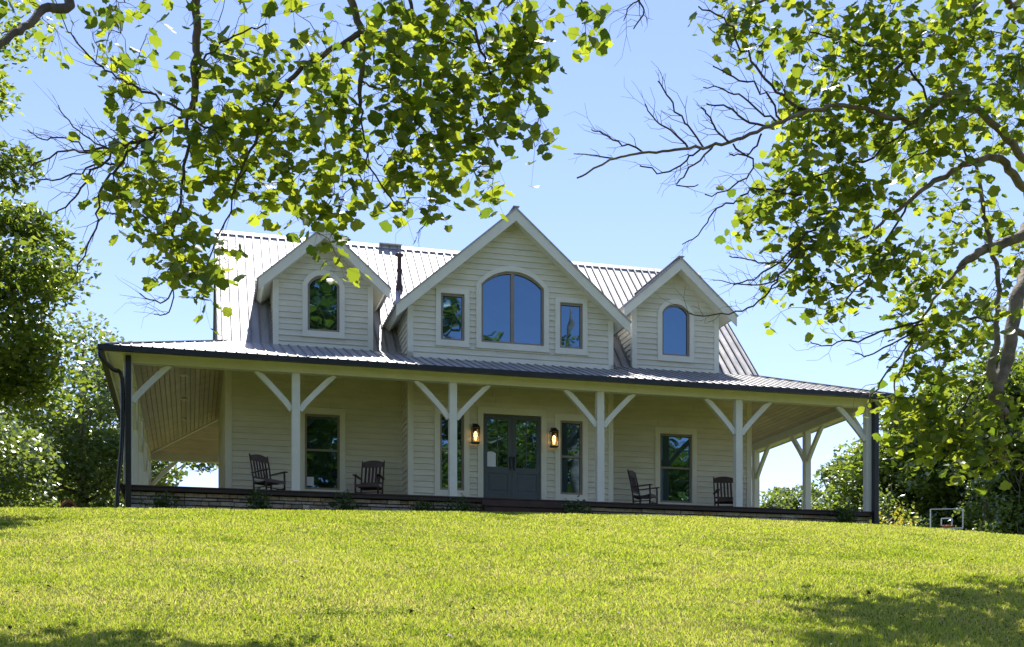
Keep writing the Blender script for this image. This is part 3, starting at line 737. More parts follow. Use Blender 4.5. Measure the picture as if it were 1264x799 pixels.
# ================================================================== ROCKING CHAIRS
def rocking_chair():
    r=empty('rocking_chair',(0,0,0))
    W=.29
    # back posts lean backwards (+y is the back)
    bk=lambda z:(.20+ (z-.42)*.24)
    for sx in (-1,1):
        mb=MB(); mb.tube([(sx*W,.20,.07),(sx*W,.22,.42),(sx*W*1.02,bk(.8),.8),(sx*W*1.02,bk(1.14),1.14)],[.022,.025,.022,.018],8); mb.build('leg',"chair",r,True)
        mb=MB(); mb.tube([(sx*W*1.04,-.27,.07),(sx*W*1.04,-.28,.42),(sx*W*1.04,-.27,.66)],[.022,.026,.024],8); mb.build('leg','chair',r,True)
        mb=MB(); P=[]
        for k in range(9):
            t=-1+2*k/8; P.append((sx*W*1.03,-.02+t*.50,.03+.085*t*t))
        for a,b in zip(P[:-1],P[1:]): mb.bar(a,b,.035,.05)
        mb.build('rocker','chair',r)
        mb=MB(); 
        mb.hexa([(sx*W*1.05-.035,.28,.63),(sx*W*1.05+.035,.28,.63),(sx*W*1.08+.055,-.34,.665),(sx*W*1.08-.055,-.34,.665),(sx*W*1.05-.035,.28,.655),(sx*W*1.05+.035,.28,.655),(sx*W*1.08+.055,-.34,.69),(sx*W*1.08-.055,-.34,.69)])
        mb.build('arm','chair',r,bevel=.006)
    mb=MB()
    for k in range(9):
        y=-.30+k*.057; z=.43-.03*math.sin(k/8*math.pi)-.025*k/8; mb.box((-W+.0,y,z-.012),(W,y+.05,z+.01))
    mb.box((-W,-.30,.36),(W,-.275,.42)); mb.box((-W,.17,.34),(W,.195,.40))
    mb.build('seat','chair',r)
    mb=MB()
    for y,z in ((-.27,.22),(.21,.20)): mb.tube([(-W,y,z),(W,y,z)],[.013]*2,6)
    for sx in (-1,1): mb.tube([(sx*W,-.27,.25),(sx*W,.21,.24)],[.013]*2,6)
    mb.build('stretcher','chair',r)
    mb=MB(); n=8
    for k in range(n):
        t0=-1+2*k/n; t1=-1+2*(k+1)/n
        z0=1.05;h=lambda t:.045+.055*(1-t*t); y=bk(1.08)+.0
        mb.hexa([(t0*W,y-.012,z0),(t1*W,y-.012,z0),(t1*W,y+.012,z0),(t0*W,y+.012,z0),(t0*W,y-.012,z0+h(t0)),(t1*W,y-.012,z0+h(t1)),(t1*W,y+.012,z0+h(t1)),(t0*W,y+.012,z0+h(t0))])
    mb.box((-W,bk(.99)-.012,.965),(W,bk(.99)+.012,1.06)); mb.build('crest_rail','chair',r)
    mb=MB(); mb.box((-W,bk(.52)-.012,.50),(W,bk(.52)+.012,.55)); mb.build('back_rail','chair',r)
    mb=MB()
    for k in range(5):
        x=-.19+k*.095; mb.bar((x,bk(.53)+.01,.53),(x,bk(.985)+.01,.985),.055,.014,(0,1,0))
    mb.build('back_slats','chair',r)
    return r
def copytree(o,parent=None):
    c=o.copy(); COL.objects.link(c); c.parent=parent
    for ch in o.children: copytree(ch,c)
    return c
ch0=rocking_chair()
spec=[(3.12,1.25,38,'dark wooden rocking chair at the far left of the porch, turned towards the porch post'),
      (5.55,1.35,-24,'dark wooden rocking chair between the left window and the bay, turned slightly left'),
      (12.62,1.25,50,'dark wooden rocking chair turned sideways, facing right towards the right-hand porch window'),
      (15.02,1.45,-12,'dark wooden rocking chair half hidden behind the porch post right of the right-hand window')]
for i,(s,v,a,lb) in enumerate(spec):
    o=ch0 if i==0 else copytree(ch0)
    o.scale=(.93,.93,.93); o.location=HW(s,v,DZ); o.rotation_euler=(0,0,YAW+R(a)); tag(o,lb,'rocking chair','rocking chairs on the front porch')

# notices stuck to the glass
def notice(fr,a0,a1,z0,z1,out,arch,lb):
    root_s=(a0+a1)/2; o_world=HW(root_s,fr.o[1]-out,z0)
    mb=MB(); w=(a1-a0)/2; h=z1-z0; pts=[(-w,0),(w,0)]
    if arch: pts+=[(w,h*.88),(w*.6,h*.97),(0,h),(-w*.6,h*.97),(-w,h*.88)]
    else: pts+=[(w,h),(-w,h)]
    i=len(pts); mb.v=[(x,0,z) for x,z in pts]+[(x,.002,z) for x,z in pts]; mb.f=[tuple(range(i)),tuple(range(2*i-1,i-1,-1))]+[(k,(k+1)%i,(k+1)%i+i,k+i) for k in range(i)]
    o=mb.build('paper_notice','paper'); o.location=o_world; o.rotation_euler=(0,0,YAW); tag(o,lb,'notice')
notice(BAY,8.50,8.75,5.06,5.44,-.038,True,'pale blue paper notice with rounded top taped inside the left door glass')
notice(FRONT,4.11,4.31,4.55,4.77,-.038,False,'small white square paper in the lower left corner of the left porch window')

# ================================================================== THINGS AROUND
def shrub(x,y,r,h,n,ls,m,label,seed,name='shrub'):
    rr=np.random.default_rng(seed); z=G(x,y)
    root=empty(name,(x,y,z)); tag(root,label,'shrub','low shrubs and plants around the house')
    mb=MB()
    for k in range(9):
        a=rr.random()*6.28; q=rr.random()*.7
        mb.tube([(0,0,-.03),(math.cos(a)*r*q*.5,math.sin(a)*r*q*.5,h*.5),(math.cos(a)*r*q,math.sin(a)*r*q,h*.85)],[.012,.008,.004],5,False)
    mb.build('stem','twig',root)
    cl=rr.normal(size=(14,3))*np.array([r*.45,r*.45,h*.18])+np.array([0,0,h*.5])
    k=rr.integers(0,14,n); p=cl[k]+rr.normal(size=(n,3))*np.array([r*.22,r*.22,h*.16]); p[:,2]=np.clip(p[:,2],.03,h*1.1)
    leaf_mesh('foliage',p,ls,m,root,'simple',.3,False)
def sh(s,v,r,h,n,ls,m,lb,seed):
    p=HW(s,v,0); shrub(p.x,p.y,r,h,n,ls,m,lb,seed)
sh(.75,-.45,.30,0.75,570,.07,'shrub','small dark shrub against the stone foundation under the left end of the porch',1)
sh(2.85,-.45,.30,0.72,570,.07,'shrub','small dark shrub against the stone foundation below the first rocking chair',2)
sh(4.75,-.5,.34,0.70,570,.07,'shrub','small dark shrub at the stone base under the left porch window',3)
sh(6.45,-.5,.32,0.70,510,.07,'shrub','small leafy plant at the stone base just left of the bay post',4)
sh(7.5,-.6,.55,0.68,750,.07,'shrub','spreading green plant at the stone base just left of the porch steps',5)
sh(10.25,-.6,.40,0.70,570,.07,'shrub','small green plant just right of the porch steps',6)
sh(17.5,-.5,.38,1.00,630,.08,'shrub','dark bushy shrub in front of the right end of the porch',7)
p=at(1095,640,40); shrub(p.x,p.y,.75,1.95,900,.13,'leafyellow','low yellow leaved bush beyond the right corner of the porch',8)
# fallen leaves and dark specks on the lawn
n=150; D=8.5+16*rng.random(n); x=(rng.random(n)*2-1)*.43*D; z=gh(x,D)+.045
o=leaf_mesh('fallen_leaves',np.stack([x,D,z],-1),.055,'deck',None,'simple',2.0,False); tag(o,'scattered dry brown leaves lying on the lawn','leaves',kind='stuff')
# clover and broad leaved weeds in patches
cp=[];
for _ in range(130):
    cy=8.2+17*rng.random()**1.4; cx=(rng.random()*2-1)*.45*cy; rr=.1+.35*rng.random(); k=int(60+160*rng.random())
    q=rng.normal(size=(k,2))*rr; cp.append(np.stack([cx+q[:,0],cy+q[:,1]*.8],-1))
cp=np.concatenate(cp); zc_=gh(cp[:,0],cp[:,1])+.012+.03*rng.random(len(cp))
o=leaf_mesh('clover',np.stack([cp[:,0],cp[:,1],zc_],-1),.030,'clover',None,'simple',1.6,False); tag(o,'small patches of clover and broad weeds in the mown lawn','clover',kind='stuff')
# painted flower pot at the corner
pp=HW(-1.15,-1.0,0); r_=empty('flower_pot',(pp.x,pp.y,G(pp.x,pp.y)-.01)); tag(r_,'small terracotta pot lying on its side left of the porch corner','flower pot')
mb=MB(); mb.lathe((0,0,0),[(.001,0),(.10,.0),(.14,.24),(.165,.24),(.165,.30),(.14,.30),(.12,.26),(.09,.04),(.001,.04)],18); o=mb.build('pot','terracotta',r_,True); o.rotation_euler=(R(70),0,R(20)); o.location=(0,0,.16)
mb=MB(); mb.lathe((0,0,0),[(.001,.26),(.10,.262),(.125,.258)],18); o=mb.build('pot_soil','soil',r_); o.rotation_euler=(R(70),0,R(20)); o.location=(0,0,.16)

# basketball hoop
hx,hy=at(1168.5,640,52).x,52.0; gz_=G(hx,hy)
hoop=empty('basketball_hoop',(hx,hy,gz_),R(-8)); tag(hoop,'basketball hoop with clear white-outlined backboard beyond the lawn at right','basketball hoop')
zt=(HZ-628)/F*52-gz_; zb=zt-.86; w=.685
mb=MB()
for a,b in (((-w,zt-.03),(w,zt)),((-w,zb),(w,zb+.05)),((-w,zb),(-w+.045,zt)),((w-.045,zb),(w,zt))): mb.box((a[0],-.02,a[1]),(b[0],.02,b[1]))
for a,b in (((-.24,zb+.42),(.24,zb+.47)),((-.24,zb+.12),(.24,zb+.16)),((-.24,zb+.12),(-.195,zb+.47)),((.195,zb+.12),(.24,zb+.47))): mb.box((a[0],-.024,a[1]),(b[0],.016,b[1]))
mb.build('backboard_lines','whitepaint',hoop)
def m_acr():
    m,nt,b=mat('clear_acrylic'); b.inputs['Transmission Weight'].default_value=1; b.inputs['Roughness'].default_value=.03; b.inputs['IOR'].default_value=1.05; b.inputs['Base Color'].default_value=(.9,.95,.93,1); return m
M['acr']=m_acr()
mb=MB(); mb.box((-w+.02,-.006,zb+.02),(w-.02,.006,zt-.01)); mb.build('backboard','acr',hoop)
mb=MB(); P=[(.23*math.cos(t*math.pi/10),-.30+.23*math.sin(t*math.pi/10),zb+.09) for t in range(21)]; mb.tube(P,[.014]*21,6,False); mb.box((-.06,-.1,zb+.04),(.06,-.026,zb+.13)); mb.build('rim','orange',hoop,True)
mb=MB(); mb.box((-.07,.75,-.3),(.07,.90,zb+.1)); mb.bar((0,.82,zb-.1),(0,.02,zb+.5),.06,.06); mb.bar((0,.82,zb-.5),(0,.02,zb+.15),.06,.06); mb.build('pole','black',hoop)

# ================================================================== BACKGROUND TREES
GB='trees standing behind and beside the house'
bg_tree('hardwood_tree','big dark green tree at the left edge, tallest beside the house','tree',-10.8,20.8,7.2,3.3,60000,.125,'leafdark',GB,21,.14,clumps=120,lean=.5,spread=.20)
bg_tree('hardwood_tree','tree just outside the upper left corner, leafy tips entering above the big left tree','tree',-12.0,23.0,10.5,3.0,13000,.13,'leaf',GB,27,.70,clumps=60,spread=.22)
bg_tree('hardwood_tree','slender pale green tree showing just left of the porch corner, behind the big left tree','tree',-16.2,46,10.6,4.3,32000,.2,'leafpale',GB,22,.04,clumps=60,spread=.26)
bg_tree('hardwood_tree','low pale leaved tree at the left edge under the big dark tree','tree',-17.5,37,5.6,3.6,22000,.17,'leafpale',GB,23,.02,clumps=50,spread=.26)
bg_tree('hardwood_tree','far green tree filling the gap low behind the left porch corner','tree',-21.0,58,9.0,4.6,20000,.26,'leafdark',GB,24,.03,clumps=50,spread=.26)
far=[(945,80,9.0,3.6,'leafpale','small far tree seen through the right porch next to the house wall'),
     (978,86,11.6,3.2,'leafdark','slim dark far tree seen left of the middle right porch post'),
     (1015,84,9.4,3.8,'leafpale','rounded pale far tree seen just right of the middle right porch post'),
     (1048,78,11.1,3.6,'leafpale','taller light green far tree seen just left of the right porch corner'),
     (1080,72,9.4,3.4,'leafdark','far tree directly behind the right porch corner')]
for i,(px,D,h,r,m,lb) in enumerate(far):
    p=at(px,600,D); bg_tree('hardwood_tree',lb,'tree',p.x,D,h,r,11000,.32,m,GB,40+i,.02,clumps=45,spread=.28)
near=[(1120,62,11.0,4.0,'leafdark','dense dark tree right of the porch corner, left of the hoop'),
      (1170,60,12.2,4.2,'leafdark','dense dark tree straight behind the basketball hoop'),
      (1225,58,12.8,4.5,'leafdark','dense dark tree right of the basketball hoop'),
      (1285,57,13.0,4.6,'leafdark','dense tree at the right edge of the yard'),
      (1345,60,13.0,4.6,'leafdark','tree beyond the right edge next to the dense row')]
for i,(px,D,h,r,m,lb) in enumerate(near):
    p=at(px,600,D); bg_tree('hardwood_tree',lb,'tree',p.x,D,h,r,26000,.28,m,GB,60+i,.02,clumps=80,spread=.25)
for i,(px,D,h,r,m,lb) in enumerate([(1215,53,5.8,2.2,'leafpale','pale leaved bushy sapling right of the hoop in front of the dark trees'),(1100,56,6.3,2.2,'leafpale','light green bushy sapling at the foot of the dark trees by the porch corner'),(1259,53,7.6,1.0,'leafyellow','small yellowing sapling at the right edge of the photo')]):
    p=at(px,600,D); bg_tree('young_tree',lb,'tree',p.x,D,h,r,[4200,4200,350][i],.18,m,GB,80+i,[.02,.02,.75][i],clumps=[40,40,8][i],spread=.28)
# trees on the low side of the lawn, seen in the window glass
beh=[(-9,-16,20,6),(2,-18,24,6.5),(10.5,-13,30,8),(19,-15,27,7),(29,-14,22.5,7.5),(40,-15,22,7.5),(52,-12,22,8),(66,-18,22,8)]
for i,(x,y,h,r) in enumerate(beh):
    bg_tree('hardwood_tree',['tall broad tree across the lawn, mirrored in the left porch glass','tall broad tree across the lawn, mirrored beside the left door','tallest tree across the lawn, mirrored in the left dormer window','tall tree across the lawn, mirrored in the entrance doors','tree across the lawn, mirrored in the narrow right bay window','tree across the lawn, mirrored in the right porch window','tree across the lawn, mirrored at the edge of the right porch window','tree far across the lawn to the right, behind the viewer'][i],'tree',x,y,h,r,16000,.6,'leafdark','trees across the lawn, behind the viewer',100+i,.16,clumps=80,spread=.24)

# ================================================================== OVERHANGING FOREGROUND TREES
def overhang(name,label,trunk,limbs,twigs,blobs,extra,depth,seed,leafsize,cover,bark):
    """limbs/twigs: lists of (points3D, radii); blobs: crown volumes (centre, semi-axes, weight)"""
    r=np.random.default_rng(seed); base=Vector(trunk[0][0])
    root=empty(name,base); tag(root,label,'tree','big trees whose branches hang over the lawn')
    loc=lambda q:Vector(q)-base
    mb=MB(); p2,r2=wiggle([loc(q) for q in trunk[0]],trunk[1],5,.015); mb.tube(p2,r2,14); mb.build('trunk',bark,root,True)
    nodes=[]; 
    for pts,rad in limbs:
        p2,r2=wiggle([loc(q) for q in pts],rad,6,.022)
        mb=MB(); mb.tube(p2,r2,9); mb.build('limb',bark,root,True)
        for a,rr in zip(p2,r2): nodes.append((a,rr))
    tw=MB()
    for pts,rad in twigs:
        p2,r2=wiggle([loc(q) for q in pts],rad,4,.05); tw.tube(p2,r2,6,False)
        for a,rr in zip(p2,r2): nodes.append((a,rr))
        # side twiglets with a few forks
        for k in range(1,len(p2)-1):
            if r.random()<.72:
                d=(p2[k+1]-p2[k-1]).normalized(); sd=Vector(r.normal(size=3)); sd=(sd-d*sd.dot(d)).normalized()
                L=.10+.32*r.random(); q0=p2[k]; q1=q0+(d*.6+sd*.7)*L*.5+Vector((0,0,.02)); q2=q1+(d*.9+sd*.35)*L*.5
                rr=max(.0022,r2[k]*.4); tw.tube([q0,q1,q2],[rr,rr*.8,rr*.5],4,False)
                if r.random()<.6:
                    q3=q1+(d*.3+sd*1.1)*L*.4; tw.tube([q1,q3],[rr*.7,rr*.45],4,False)
                if r.random()<.5:
                    q3=q2+(d*1.2-sd*.5)*L*.3; tw.tube([q2,q3],[rr*.5,rr*.35],4,False)
    # leaf clusters
    C=[]
    for (c,ax,w) in blobs:
        n=max(1,int(round(w)))
        for _ in range(n):
            d=r.normal(size=3); d/=np.linalg.norm(d); d*=r.random()**.5
            C.append(np.array(loc(c))+d*np.array(ax))
    C=np.array(C)
    # grow shoots: each cluster joins the nearest point of the growing skeleton
    NP=[np.array(a) for a,_ in nodes]; 
    order=np.argsort([min(np.linalg.norm(c-q) for q in NP[::3]) for c in C])
    arr=np.zeros((len(NP)+len(C)*4,3)); arr[:len(NP)]=NP; cnt=len(NP)
    leaves=[]
    for ci in order:
        c=C[ci]; d=np.linalg.norm(arr[:cnt]-c,axis=1); j=int(np.argmin(d)); a=arr[j]; L=d[j]
        if L>1e-3:
            sag=np.array([0,0,.12*L]); m1=a+(c-a)*.35+sag+r.normal(size=3)*.05*L; m2=a+(c-a)*.7+sag*.8+r.normal(size=3)*.06*L
            rr=min(.009,.0032+.004*L); tw.tube([a,m1,m2,c],[rr,rr*.85,rr*.7,rr*.5],5,False)
            for q in (m1,m2,c): arr[cnt]=q; cnt+=1
        k=r.integers(5,10)
        for _ in range(k):
            off=r.normal(size=3)*.115; off[2]-=.05; q=c+off; leaves.append(q)
            if 1: tw.tube([Vector(c),Vector(q)],[.0016,.001],3,False)
    tw.build('twigs','twig',root)
    leaf_mesh('crown',np.array(leaves),leafsize,'leaf',root,'lobed',.35,True)
    return len(leaves)

def px_limb(pts,D,k=1):        # (px,py,radius px[,dist]) -> 3-D points and radii
    P=[];Rr=[]
    for q in pts:
        d=(q[3] if len(q)>3 else D)*k
        P.append(at(q[0],q[1],d)); Rr.append(q[2]/F*d)
    return P,Rr
def px_blobs(bl,D,thick,per):
    out=[]
    for q in bl:
        cx,cy,rx,ry,w=q[:5]; d=q[5] if len(q)>5 else D
        out.append((at(cx,cy,d),(rx/F*d,thick,ry/F*d),w*rx*ry/per))
    return out
# --- left tree: trunk out of view at the left, limbs arching over and hanging into view
DL=11.45
tb=Vector((-6.4,6.4,G(-6.4,6.4)-.1))
trunkL=([tb,tb+Vector((.1,.1,2.5)),tb+Vector((.3,.3,5)),tb+Vector((.6,.8,8)),tb+Vector((1.2,1.0,11)),tb+Vector((1.5,1.2,14))],[.34,.27,.24,.2,.13,.05])
fork=tb+Vector((.4,.4,5.8)); fork2=tb+Vector((.75,.85,8.6))
limbsL=[
 ([fork2,Vector((-4.2,9.2,9.4)),at(240,-160,DL),at(243,-60,DL),at(243,0,DL),at(242,70,DL),at(240,125,DL),at(230,140,DL)],[.12,.09,.062,.048,.040,.036,.032,.027]),
 ([fork2,Vector((-3.6,8.6,10.4)),at(380,-210,DL+.3),at(428,-60,DL+.3),at(434,0,DL+.3),at(446,40,DL+.3),at(446,90,DL+.2),at(444,135,DL+.2)],[.12,.09,.06,.046,.038,.034,.026,.016]),
 ([at(445,40,DL+.3),at(418,58,DL+.2),at(378,80,DL),at(350,112,DL),at(328,152,DL-.1),at(302,198,DL-.1),at(288,240,DL)],[.03,.027,.024,.020,.016,.012,.007]),
 ([fork,Vector((-4.7,7.6,7.2)),at(70,-40,9.8),at(52,12,9.6),at(28,34,9.4),at(0,54,9.2),at(-50,90,9.0)],[.1,.08,.045,.032,.028,.026,.012]),
 ([fork2,Vector((-2.6,8.2,11)),at(560,-230,DL),at(545,-90,DL),at(565,-20,DL),at(590,50,DL),at(612,105,DL)],[.11,.08,.05,.034,.022,.014,.007]),
 ([at(545,-90,DL),at(505,-20,DL+.2),at(520,70,DL+.2),at(512,150,DL+.1),at(485,215,DL+.1)],[.03,.02,.014,.010,.006]),
 ([at(560,-230,DL),at(660,-150,DL),at(700,-50,DL),at(726,20,DL)],[.04,.024,.014,.006]),
]
twL=[[(232,138,1.9),(205,126,1.7),(178,112,1.5),(150,100,1.3),(125,82,1.2),(105,64,1.1),(84,40,.9)],
 [(232,138,2.2),(205,158,2),(180,172,1.7),(148,181,1.5),(110,186,1.3),(72,189,1.1),(36,208,.8)],
 [(205,158,2),(176,170,1.8),(140,190,1.5),(112,215,1.3),(92,246,1.1),(70,262,.8)],
 [(180,172,1.8),(150,200,1.6),(124,236,1.4),(122,262,1.2),(110,305,1),(90,345,.7)],
 [(150,200,1.3),(118,205,1.1),(84,218,1),(52,222,.8),(40,215,.6)],
 [(140,190,1.2),(110,170,1),(84,150,.9),(72,130,.7)],
 [(110,186,1.1),(80,170,.9),(52,172,.8),(34,160,.6)],
 [(232,142,2.4),(229,190,2.1),(224,240,1.7),(216,290,1.2),(220,340,.8)],
 [(230,140,1.8),(260,160,1.6),(300,150,1.3),(335,120,1)],
 [(240,100,1.4),(262,60,1.2),(300,40,1),(330,30,.8)],
 [(216,350,1),(205,372,1),(190,372,.9),(172,362,.7)],[(216,352,.9),(208,385,.8),(190,388,.6)],
 [(780,-30,1.3),(788,0,1.2),(795,18,1),(782,36,.7)],[(788,0,1),(775,12,.8),(770,26,.5)],
 [(445,100,1.4),(480,110,1.2),(520,95,1)],[(444,130,1.3),(450,170,1.1),(470,230,1),(500,265,.8)],
 [(540,250,.8),(525,275,.7),(514,288,.5)],
 [(302,198,1.2),(285,260,1),(262,310,.9),(250,370,.7)]]
twigsL=[px_limb(t,DL+.25*(i%3-1)) for i,t in enumerate(twL)]
blL=[(180,20,60,30,.4),(270,25,60,35,.5),(165,70,50,40,.4),(150,130,40,45,.55),(172,200,45,45,.9),(150,255,28,35,.9),(195,262,50,42,1.0),(232,295,44,36,1.2),(238,335,30,30,1.3),(246,362,14,14,.9),
 (290,70,60,50,.55),(300,150,70,55,.75),(250,180,60,60,.7),(310,215,55,38,.9),(350,240,35,20,.7),(370,55,60,50,.8),(390,145,75,55,.85),(410,215,65,36,1.0),(405,275,24,24,1.1),(412,310,15,18,1.3),
 (480,45,70,45,1.2),(520,125,75,50,1.15),(495,195,60,40,1.1),(545,250,32,20,1.0),(480,240,40,24,.9),(580,45,70,50,1.25),(640,25,42,36,1.2),(635,85,42,42,1.1),(625,140,38,42,1.0),(655,172,22,24,1.1),(598,205,34,28,1.1),(560,180,45,40,.9),
 (725,15,28,24,1.1),(30,-5,50,18,.6),(118,30,22,20,.4),
 (250,-90,180,60,.25),(480,-90,180,60,.3),(650,-70,100,50,.25),(350,-230,260,80,.12),(560,-230,160,80,.12)]
nL=overhang('overhanging_tree','tree reaching in from the upper left, its leafy branches hanging in front of the roof',trunkL,limbsL,twigsL,px_blobs(blL,DL,.75,150),None,DL,31,.108,1,'bark')
# --- right tree: trunk just outside the right edge
DR=13.4
tb=Vector((10.1,18.2,G(10.1,18.2)-.1))
trunkR=([tb,tb+Vector((-.05,0,2)),tb+Vector((0,-.1,4)),tb+Vector((-.1,-.2,6.5)),tb+Vector((-.3,-.3,9)),tb+Vector((-.4,-.2,12.5))],[.36,.29,.26,.22,.16,.06])
T=lambda z: tb+Vector((-.05,-.1,z))
limbsR=[
 ([T(4.6),at(1310,300,17.040),at(1262,352,16.320),at(1250,405,16.080),at(1242,450,15.960),at(1229,482,15.840),at(1232,500,15.840),at(1241,514,15.840)],[.17,.13,.098,.088,.088,.1,.085,.07]),
 ([at(1228,474,15.840),at(1223,450,15.840),at(1231,424,15.840),at(1230,396,15.840),at(1233,350,15.960),at(1222,300,16.080),at(1212,250,16.080),at(1205,205,16.200)],[.07,.055,.042,.036,.032,.03,.028,.02]),
 ([T(4.2),at(1300,276,16.800),at(1262,292,16.320),at(1228,304,16.200),at(1198,318,16.080),at(1182,332,16.080)],[.12,.085,.07,.065,.055,.03]),
 ([T(5.3),at(1310,240,16.800),at(1264,196,16.080),at(1222,150,15.840),at(1180,117,15.600),at(1150,132,15.480),at(1125,151,15.360),at(1082,139,15.120),at(1040,130,15.000),at(1000,139,14.880),at(950,156,14.760),at(900,176,14.640),at(850,184,14.520),at(800,188,14.400),at(760,196,14.400),at(712,220,14.400)],
  [.1,.075,.052,.046,.04,.036,.034,.03,.027,.025,.022,.020,.017,.015,.013,.010]),
 ([T(5.0),at(1300,262,16.800),at(1264,232,16.320),at(1236,197,16.080),at(1200,200,15.840),at(1160,220,15.720),at(1120,250,15.600),at(1090,276,15.600),at(1050,304,15.480)],[.1,.08,.058,.05,.042,.036,.028,.02,.011]),
 ([T(7.2),at(1290,40,16.560),at(1235,-6,15.960),at(1190,18,15.720),at(1132,62,15.600),at(1094,100,15.600),at(1062,142,15.600)],[.09,.06,.04,.034,.026,.018,.01]),
 ([T(8),at(1200,-80,16.200),at(1080,-60,15.840),at(980,-20,15.600),at(900,20,15.600)],[.08,.05,.035,.02,.008]),
 ([at(1250,405,16.080),at(1285,440,16.800),at(1330,500,16.800)],[.05,.035,.02]),
 ([at(1198,318,16.080),at(1160,360,15.960),at(1125,420,15.840),at(1105,480,15.840),at(1110,530,15.840)],[.022,.018,.015,.011,.007]),
]
twR=[[(1000,139,2),(965,118,1.7),(940,90,1.5),(916,58,1.3),(893,20,1.1),(862,8,.8)],
 [(868,182,1.4),(845,150,1.2),(826,122,1.1),(812,100,.8)],[(850,184,1.3),(828,160,1.1),(808,150,.9),(796,128,.7)],
 [(900,176,1.4),(885,160,1.2),(872,140,1),(866,132,.7)],
 [(950,156,1.5),(918,148,1.3),(898,132,1.1),(872,128,.8)],
 [(965,150,1.4),(940,112,1.2),(905,98,1),(880,82,.7)],[(960,152,1.3),(925,125,1.1),(900,112,.9),(868,108,.6)],
 [(800,188,1.2),(770,178,1),(745,165,.9),(730,160,.6)],[(760,196,1),(735,192,.8),(708,190,.5)],
 [(865,184,1.3),(845,198,1.2),(820,212,1),(790,205,.8)],[(880,180,1.3),(858,205,1.1),(835,226,.9),(862,228,.7)],
 [(905,178,1.3),(930,205,1.1),(905,232,1),(870,240,.7)],[(940,165,1.3),(925,190,1.1),(900,190,.9)],
 [(990,300,1.3),(950,330,1.2),(930,345,1),(905,352,.7)],
 [(990,240,1.5),(940,235,1.3),(905,250,1.1),(880,262,1),(862,290,.8),(842,302,.6)],
 [(1030,255,1.5),(995,290,1.4),(972,330,1.3),(952,352,1.2),(930,378,1.1),(900,388,.9),(858,388,.8),(838,378,.5)],
 [(985,318,1.1),(950,325,1),(925,322,.8),(900,316,.6)],
 [(960,345,1),(938,352,.9),(908,350,.7),(880,346,.5)],
 [(1140,395,1.4),(1090,410,1.3),(1050,422,1.1),(1020,426,.8),(1000,422,.6)],[(1140,400,1.3),(1100,425,1.1),(1072,440,.9),(1055,436,.6)],
 [(1125,420,1.2),(1090,470,1.1),(1070,500,.8)],
 [(1150,130,1.6),(1120,80,1.4),(1060,50,1.2),(1000,40,1)],[(1125,151,1.6),(1080,190,1.4),(1020,210,1.2),(960,240,1)],
 [(1120,250,1.6),(1080,330,1.4),(1040,380,1.1)],[(1205,205,1.4),(1180,180,1.2),(1150,185,1),(1110,200,.8)],
 [(1230,400,1.4),(1200,390,1.3),(1160,400,1.1),(1130,430,.9)],[(1228,470,1.4),(1200,480,1.2),(1180,520,1),(1150,550,.8)],[(1240,512,1.3),(1230,550,1.1),(1200,580,.8)]]
twigsR=[px_limb(t,12.3+.9*min(1,max(0,(t[0][0]-900)/300))+.15*(i%3-1),1.2) for i,t in enumerate(twR)]
blR=[(900,20,34,36,1.1),(950,25,45,36,.9),(1000,75,50,50,.9),(1080,40,75,50,1),(1175,45,80,55,1),(1245,100,45,70,1),(1080,120,75,50,1.05),(1150,160,60,45,.9),(1000,160,50,45,.9),(970,225,42,40,1.1),(935,262,28,30,1.0),(1040,215,65,45,1.1),
 (1005,290,52,38,1.2),(990,345,42,30,1.1),(1075,290,50,42,1),(1110,345,52,38,1.0),(1040,365,34,30,1.0),(1155,395,50,38,.9),(1135,440,32,40,1.1),(1140,495,44,36,1.1),(1180,535,55,36,1.3),(1150,530,34,28,1.0),(1245,500,36,36,.7),(1225,560,48,24,1.2),
 (1215,400,24,40,.4),(1175,455,34,36,.7),(1245,335,28,30,.5),(1225,270,34,20,.3),(1190,240,30,30,.4),(1185,575,14,12,1.2),(1115,475,18,36,.9),
 (1190,400,60,40,.5,14.8),(1310,330,45,80,.6,15.5),(1200,-70,160,50,.3,13.8),(1000,-80,150,50,.4,13),(1340,60,70,110,.6,14.5),(1360,260,80,110,.5,15),(1340,440,70,90,.6,15),(1420,-60,160,160,.2,15.5),(1180,300,110,90,.45,15.6),(1100,160,150,110,.2,15.2),(1260,140,110,120,.4,16.2),(1310,480,60,50,.6,13.8)]
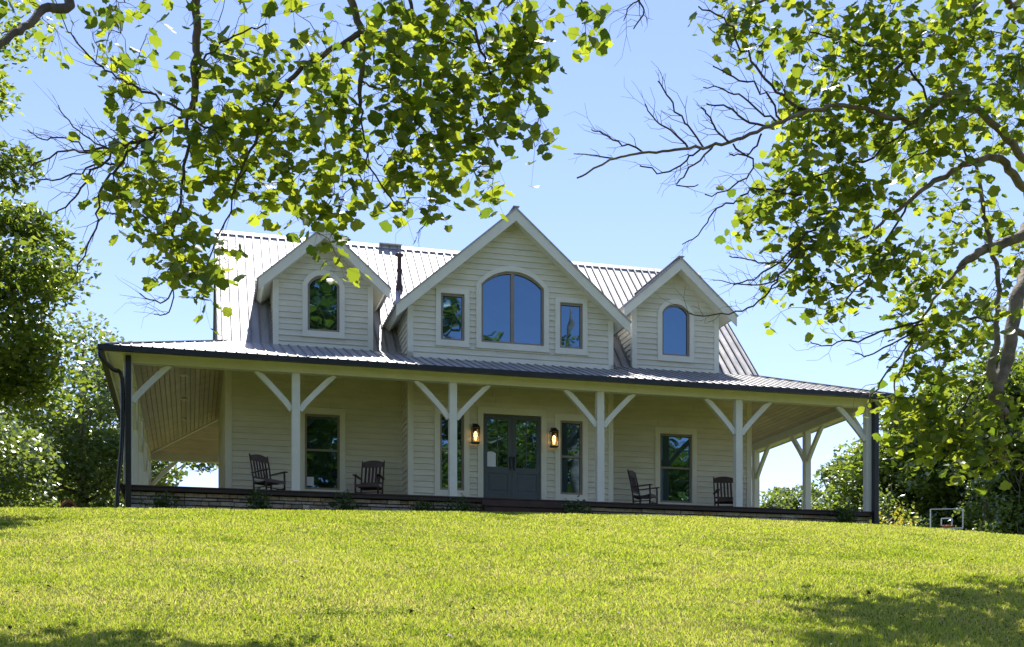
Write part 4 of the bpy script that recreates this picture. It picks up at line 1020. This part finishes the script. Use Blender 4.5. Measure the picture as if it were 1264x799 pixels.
nR=overhang('overhanging_tree','tree reaching in from the right with a long bare branch and a broken hanging limb',trunkR,limbsR,twigsR,[(c*1.2,(a[0]*1.2,1.1,a[2]*1.2),w) for c,a,w in px_blobs(blR,DR-.5,1.0,98)],None,DR,33,.120,1,'barkpale')
print('leaves',nL,nR)

# ================================================================== LIGHT, SKY, CAMERA
sun_dir=Vector((.01,.53,.85)).normalized()
el=math.asin(sun_dir.z); az=math.atan2(sun_dir.x,sun_dir.y)
ld=bpy.data.lights.new('sun','SUN'); ld.energy=4.7; ld.angle=R(.53); ld.color=(1,.955,.88)
lo=bpy.data.objects.new('sun',ld); COL.objects.link(lo); lo.rotation_euler=(-sun_dir).to_track_quat('-Z','Y').to_euler(); lo.location=(0,0,60)
w=bpy.data.worlds.new('World'); scene.world=w; w.use_nodes=True; nt=w.node_tree
sk=nt.nodes.new('ShaderNodeTexSky'); sk.sky_type='NISHITA'; sk.sun_disc=False; sk.sun_elevation=el; sk.sun_rotation=az
sk.air_density=1.0; sk.dust_density=.1; sk.ozone_density=1.6; sk.altitude=1500
bgn=nt.nodes['Background']; bgn.inputs[1].default_value=.15
tint=nt.nodes.new('ShaderNodeMix'); tint.data_type='RGBA'; tint.blend_type='MULTIPLY'; tint.inputs[0].default_value=1; tint.inputs[7].default_value=(.97,.85,.90,1)
nt.links.new(sk.outputs[0],tint.inputs[6]); nt.links.new(tint.outputs[2],bgn.inputs[0])
cd=bpy.data.cameras.new('camera'); co=bpy.data.objects.new('camera',cd); COL.objects.link(co); scene.camera=co
co.location=(0,0,0); co.rotation_euler=(R(90),0,0); cd.sensor_width=36; cd.lens=36*F/1264; cd.shift_y=(HZ-399.5)/1264; cd.clip_end=5000; cd.clip_start=.05
scene.render.engine='CYCLES'
scene.view_settings.view_transform='Standard'; scene.view_settings.look='None'; scene.view_settings.gamma=1; scene.view_settings.exposure=.87
scene.view_settings.use_curve_mapping=False
scene.cycles.max_bounces=8; scene.cycles.transparent_max_bounces=8
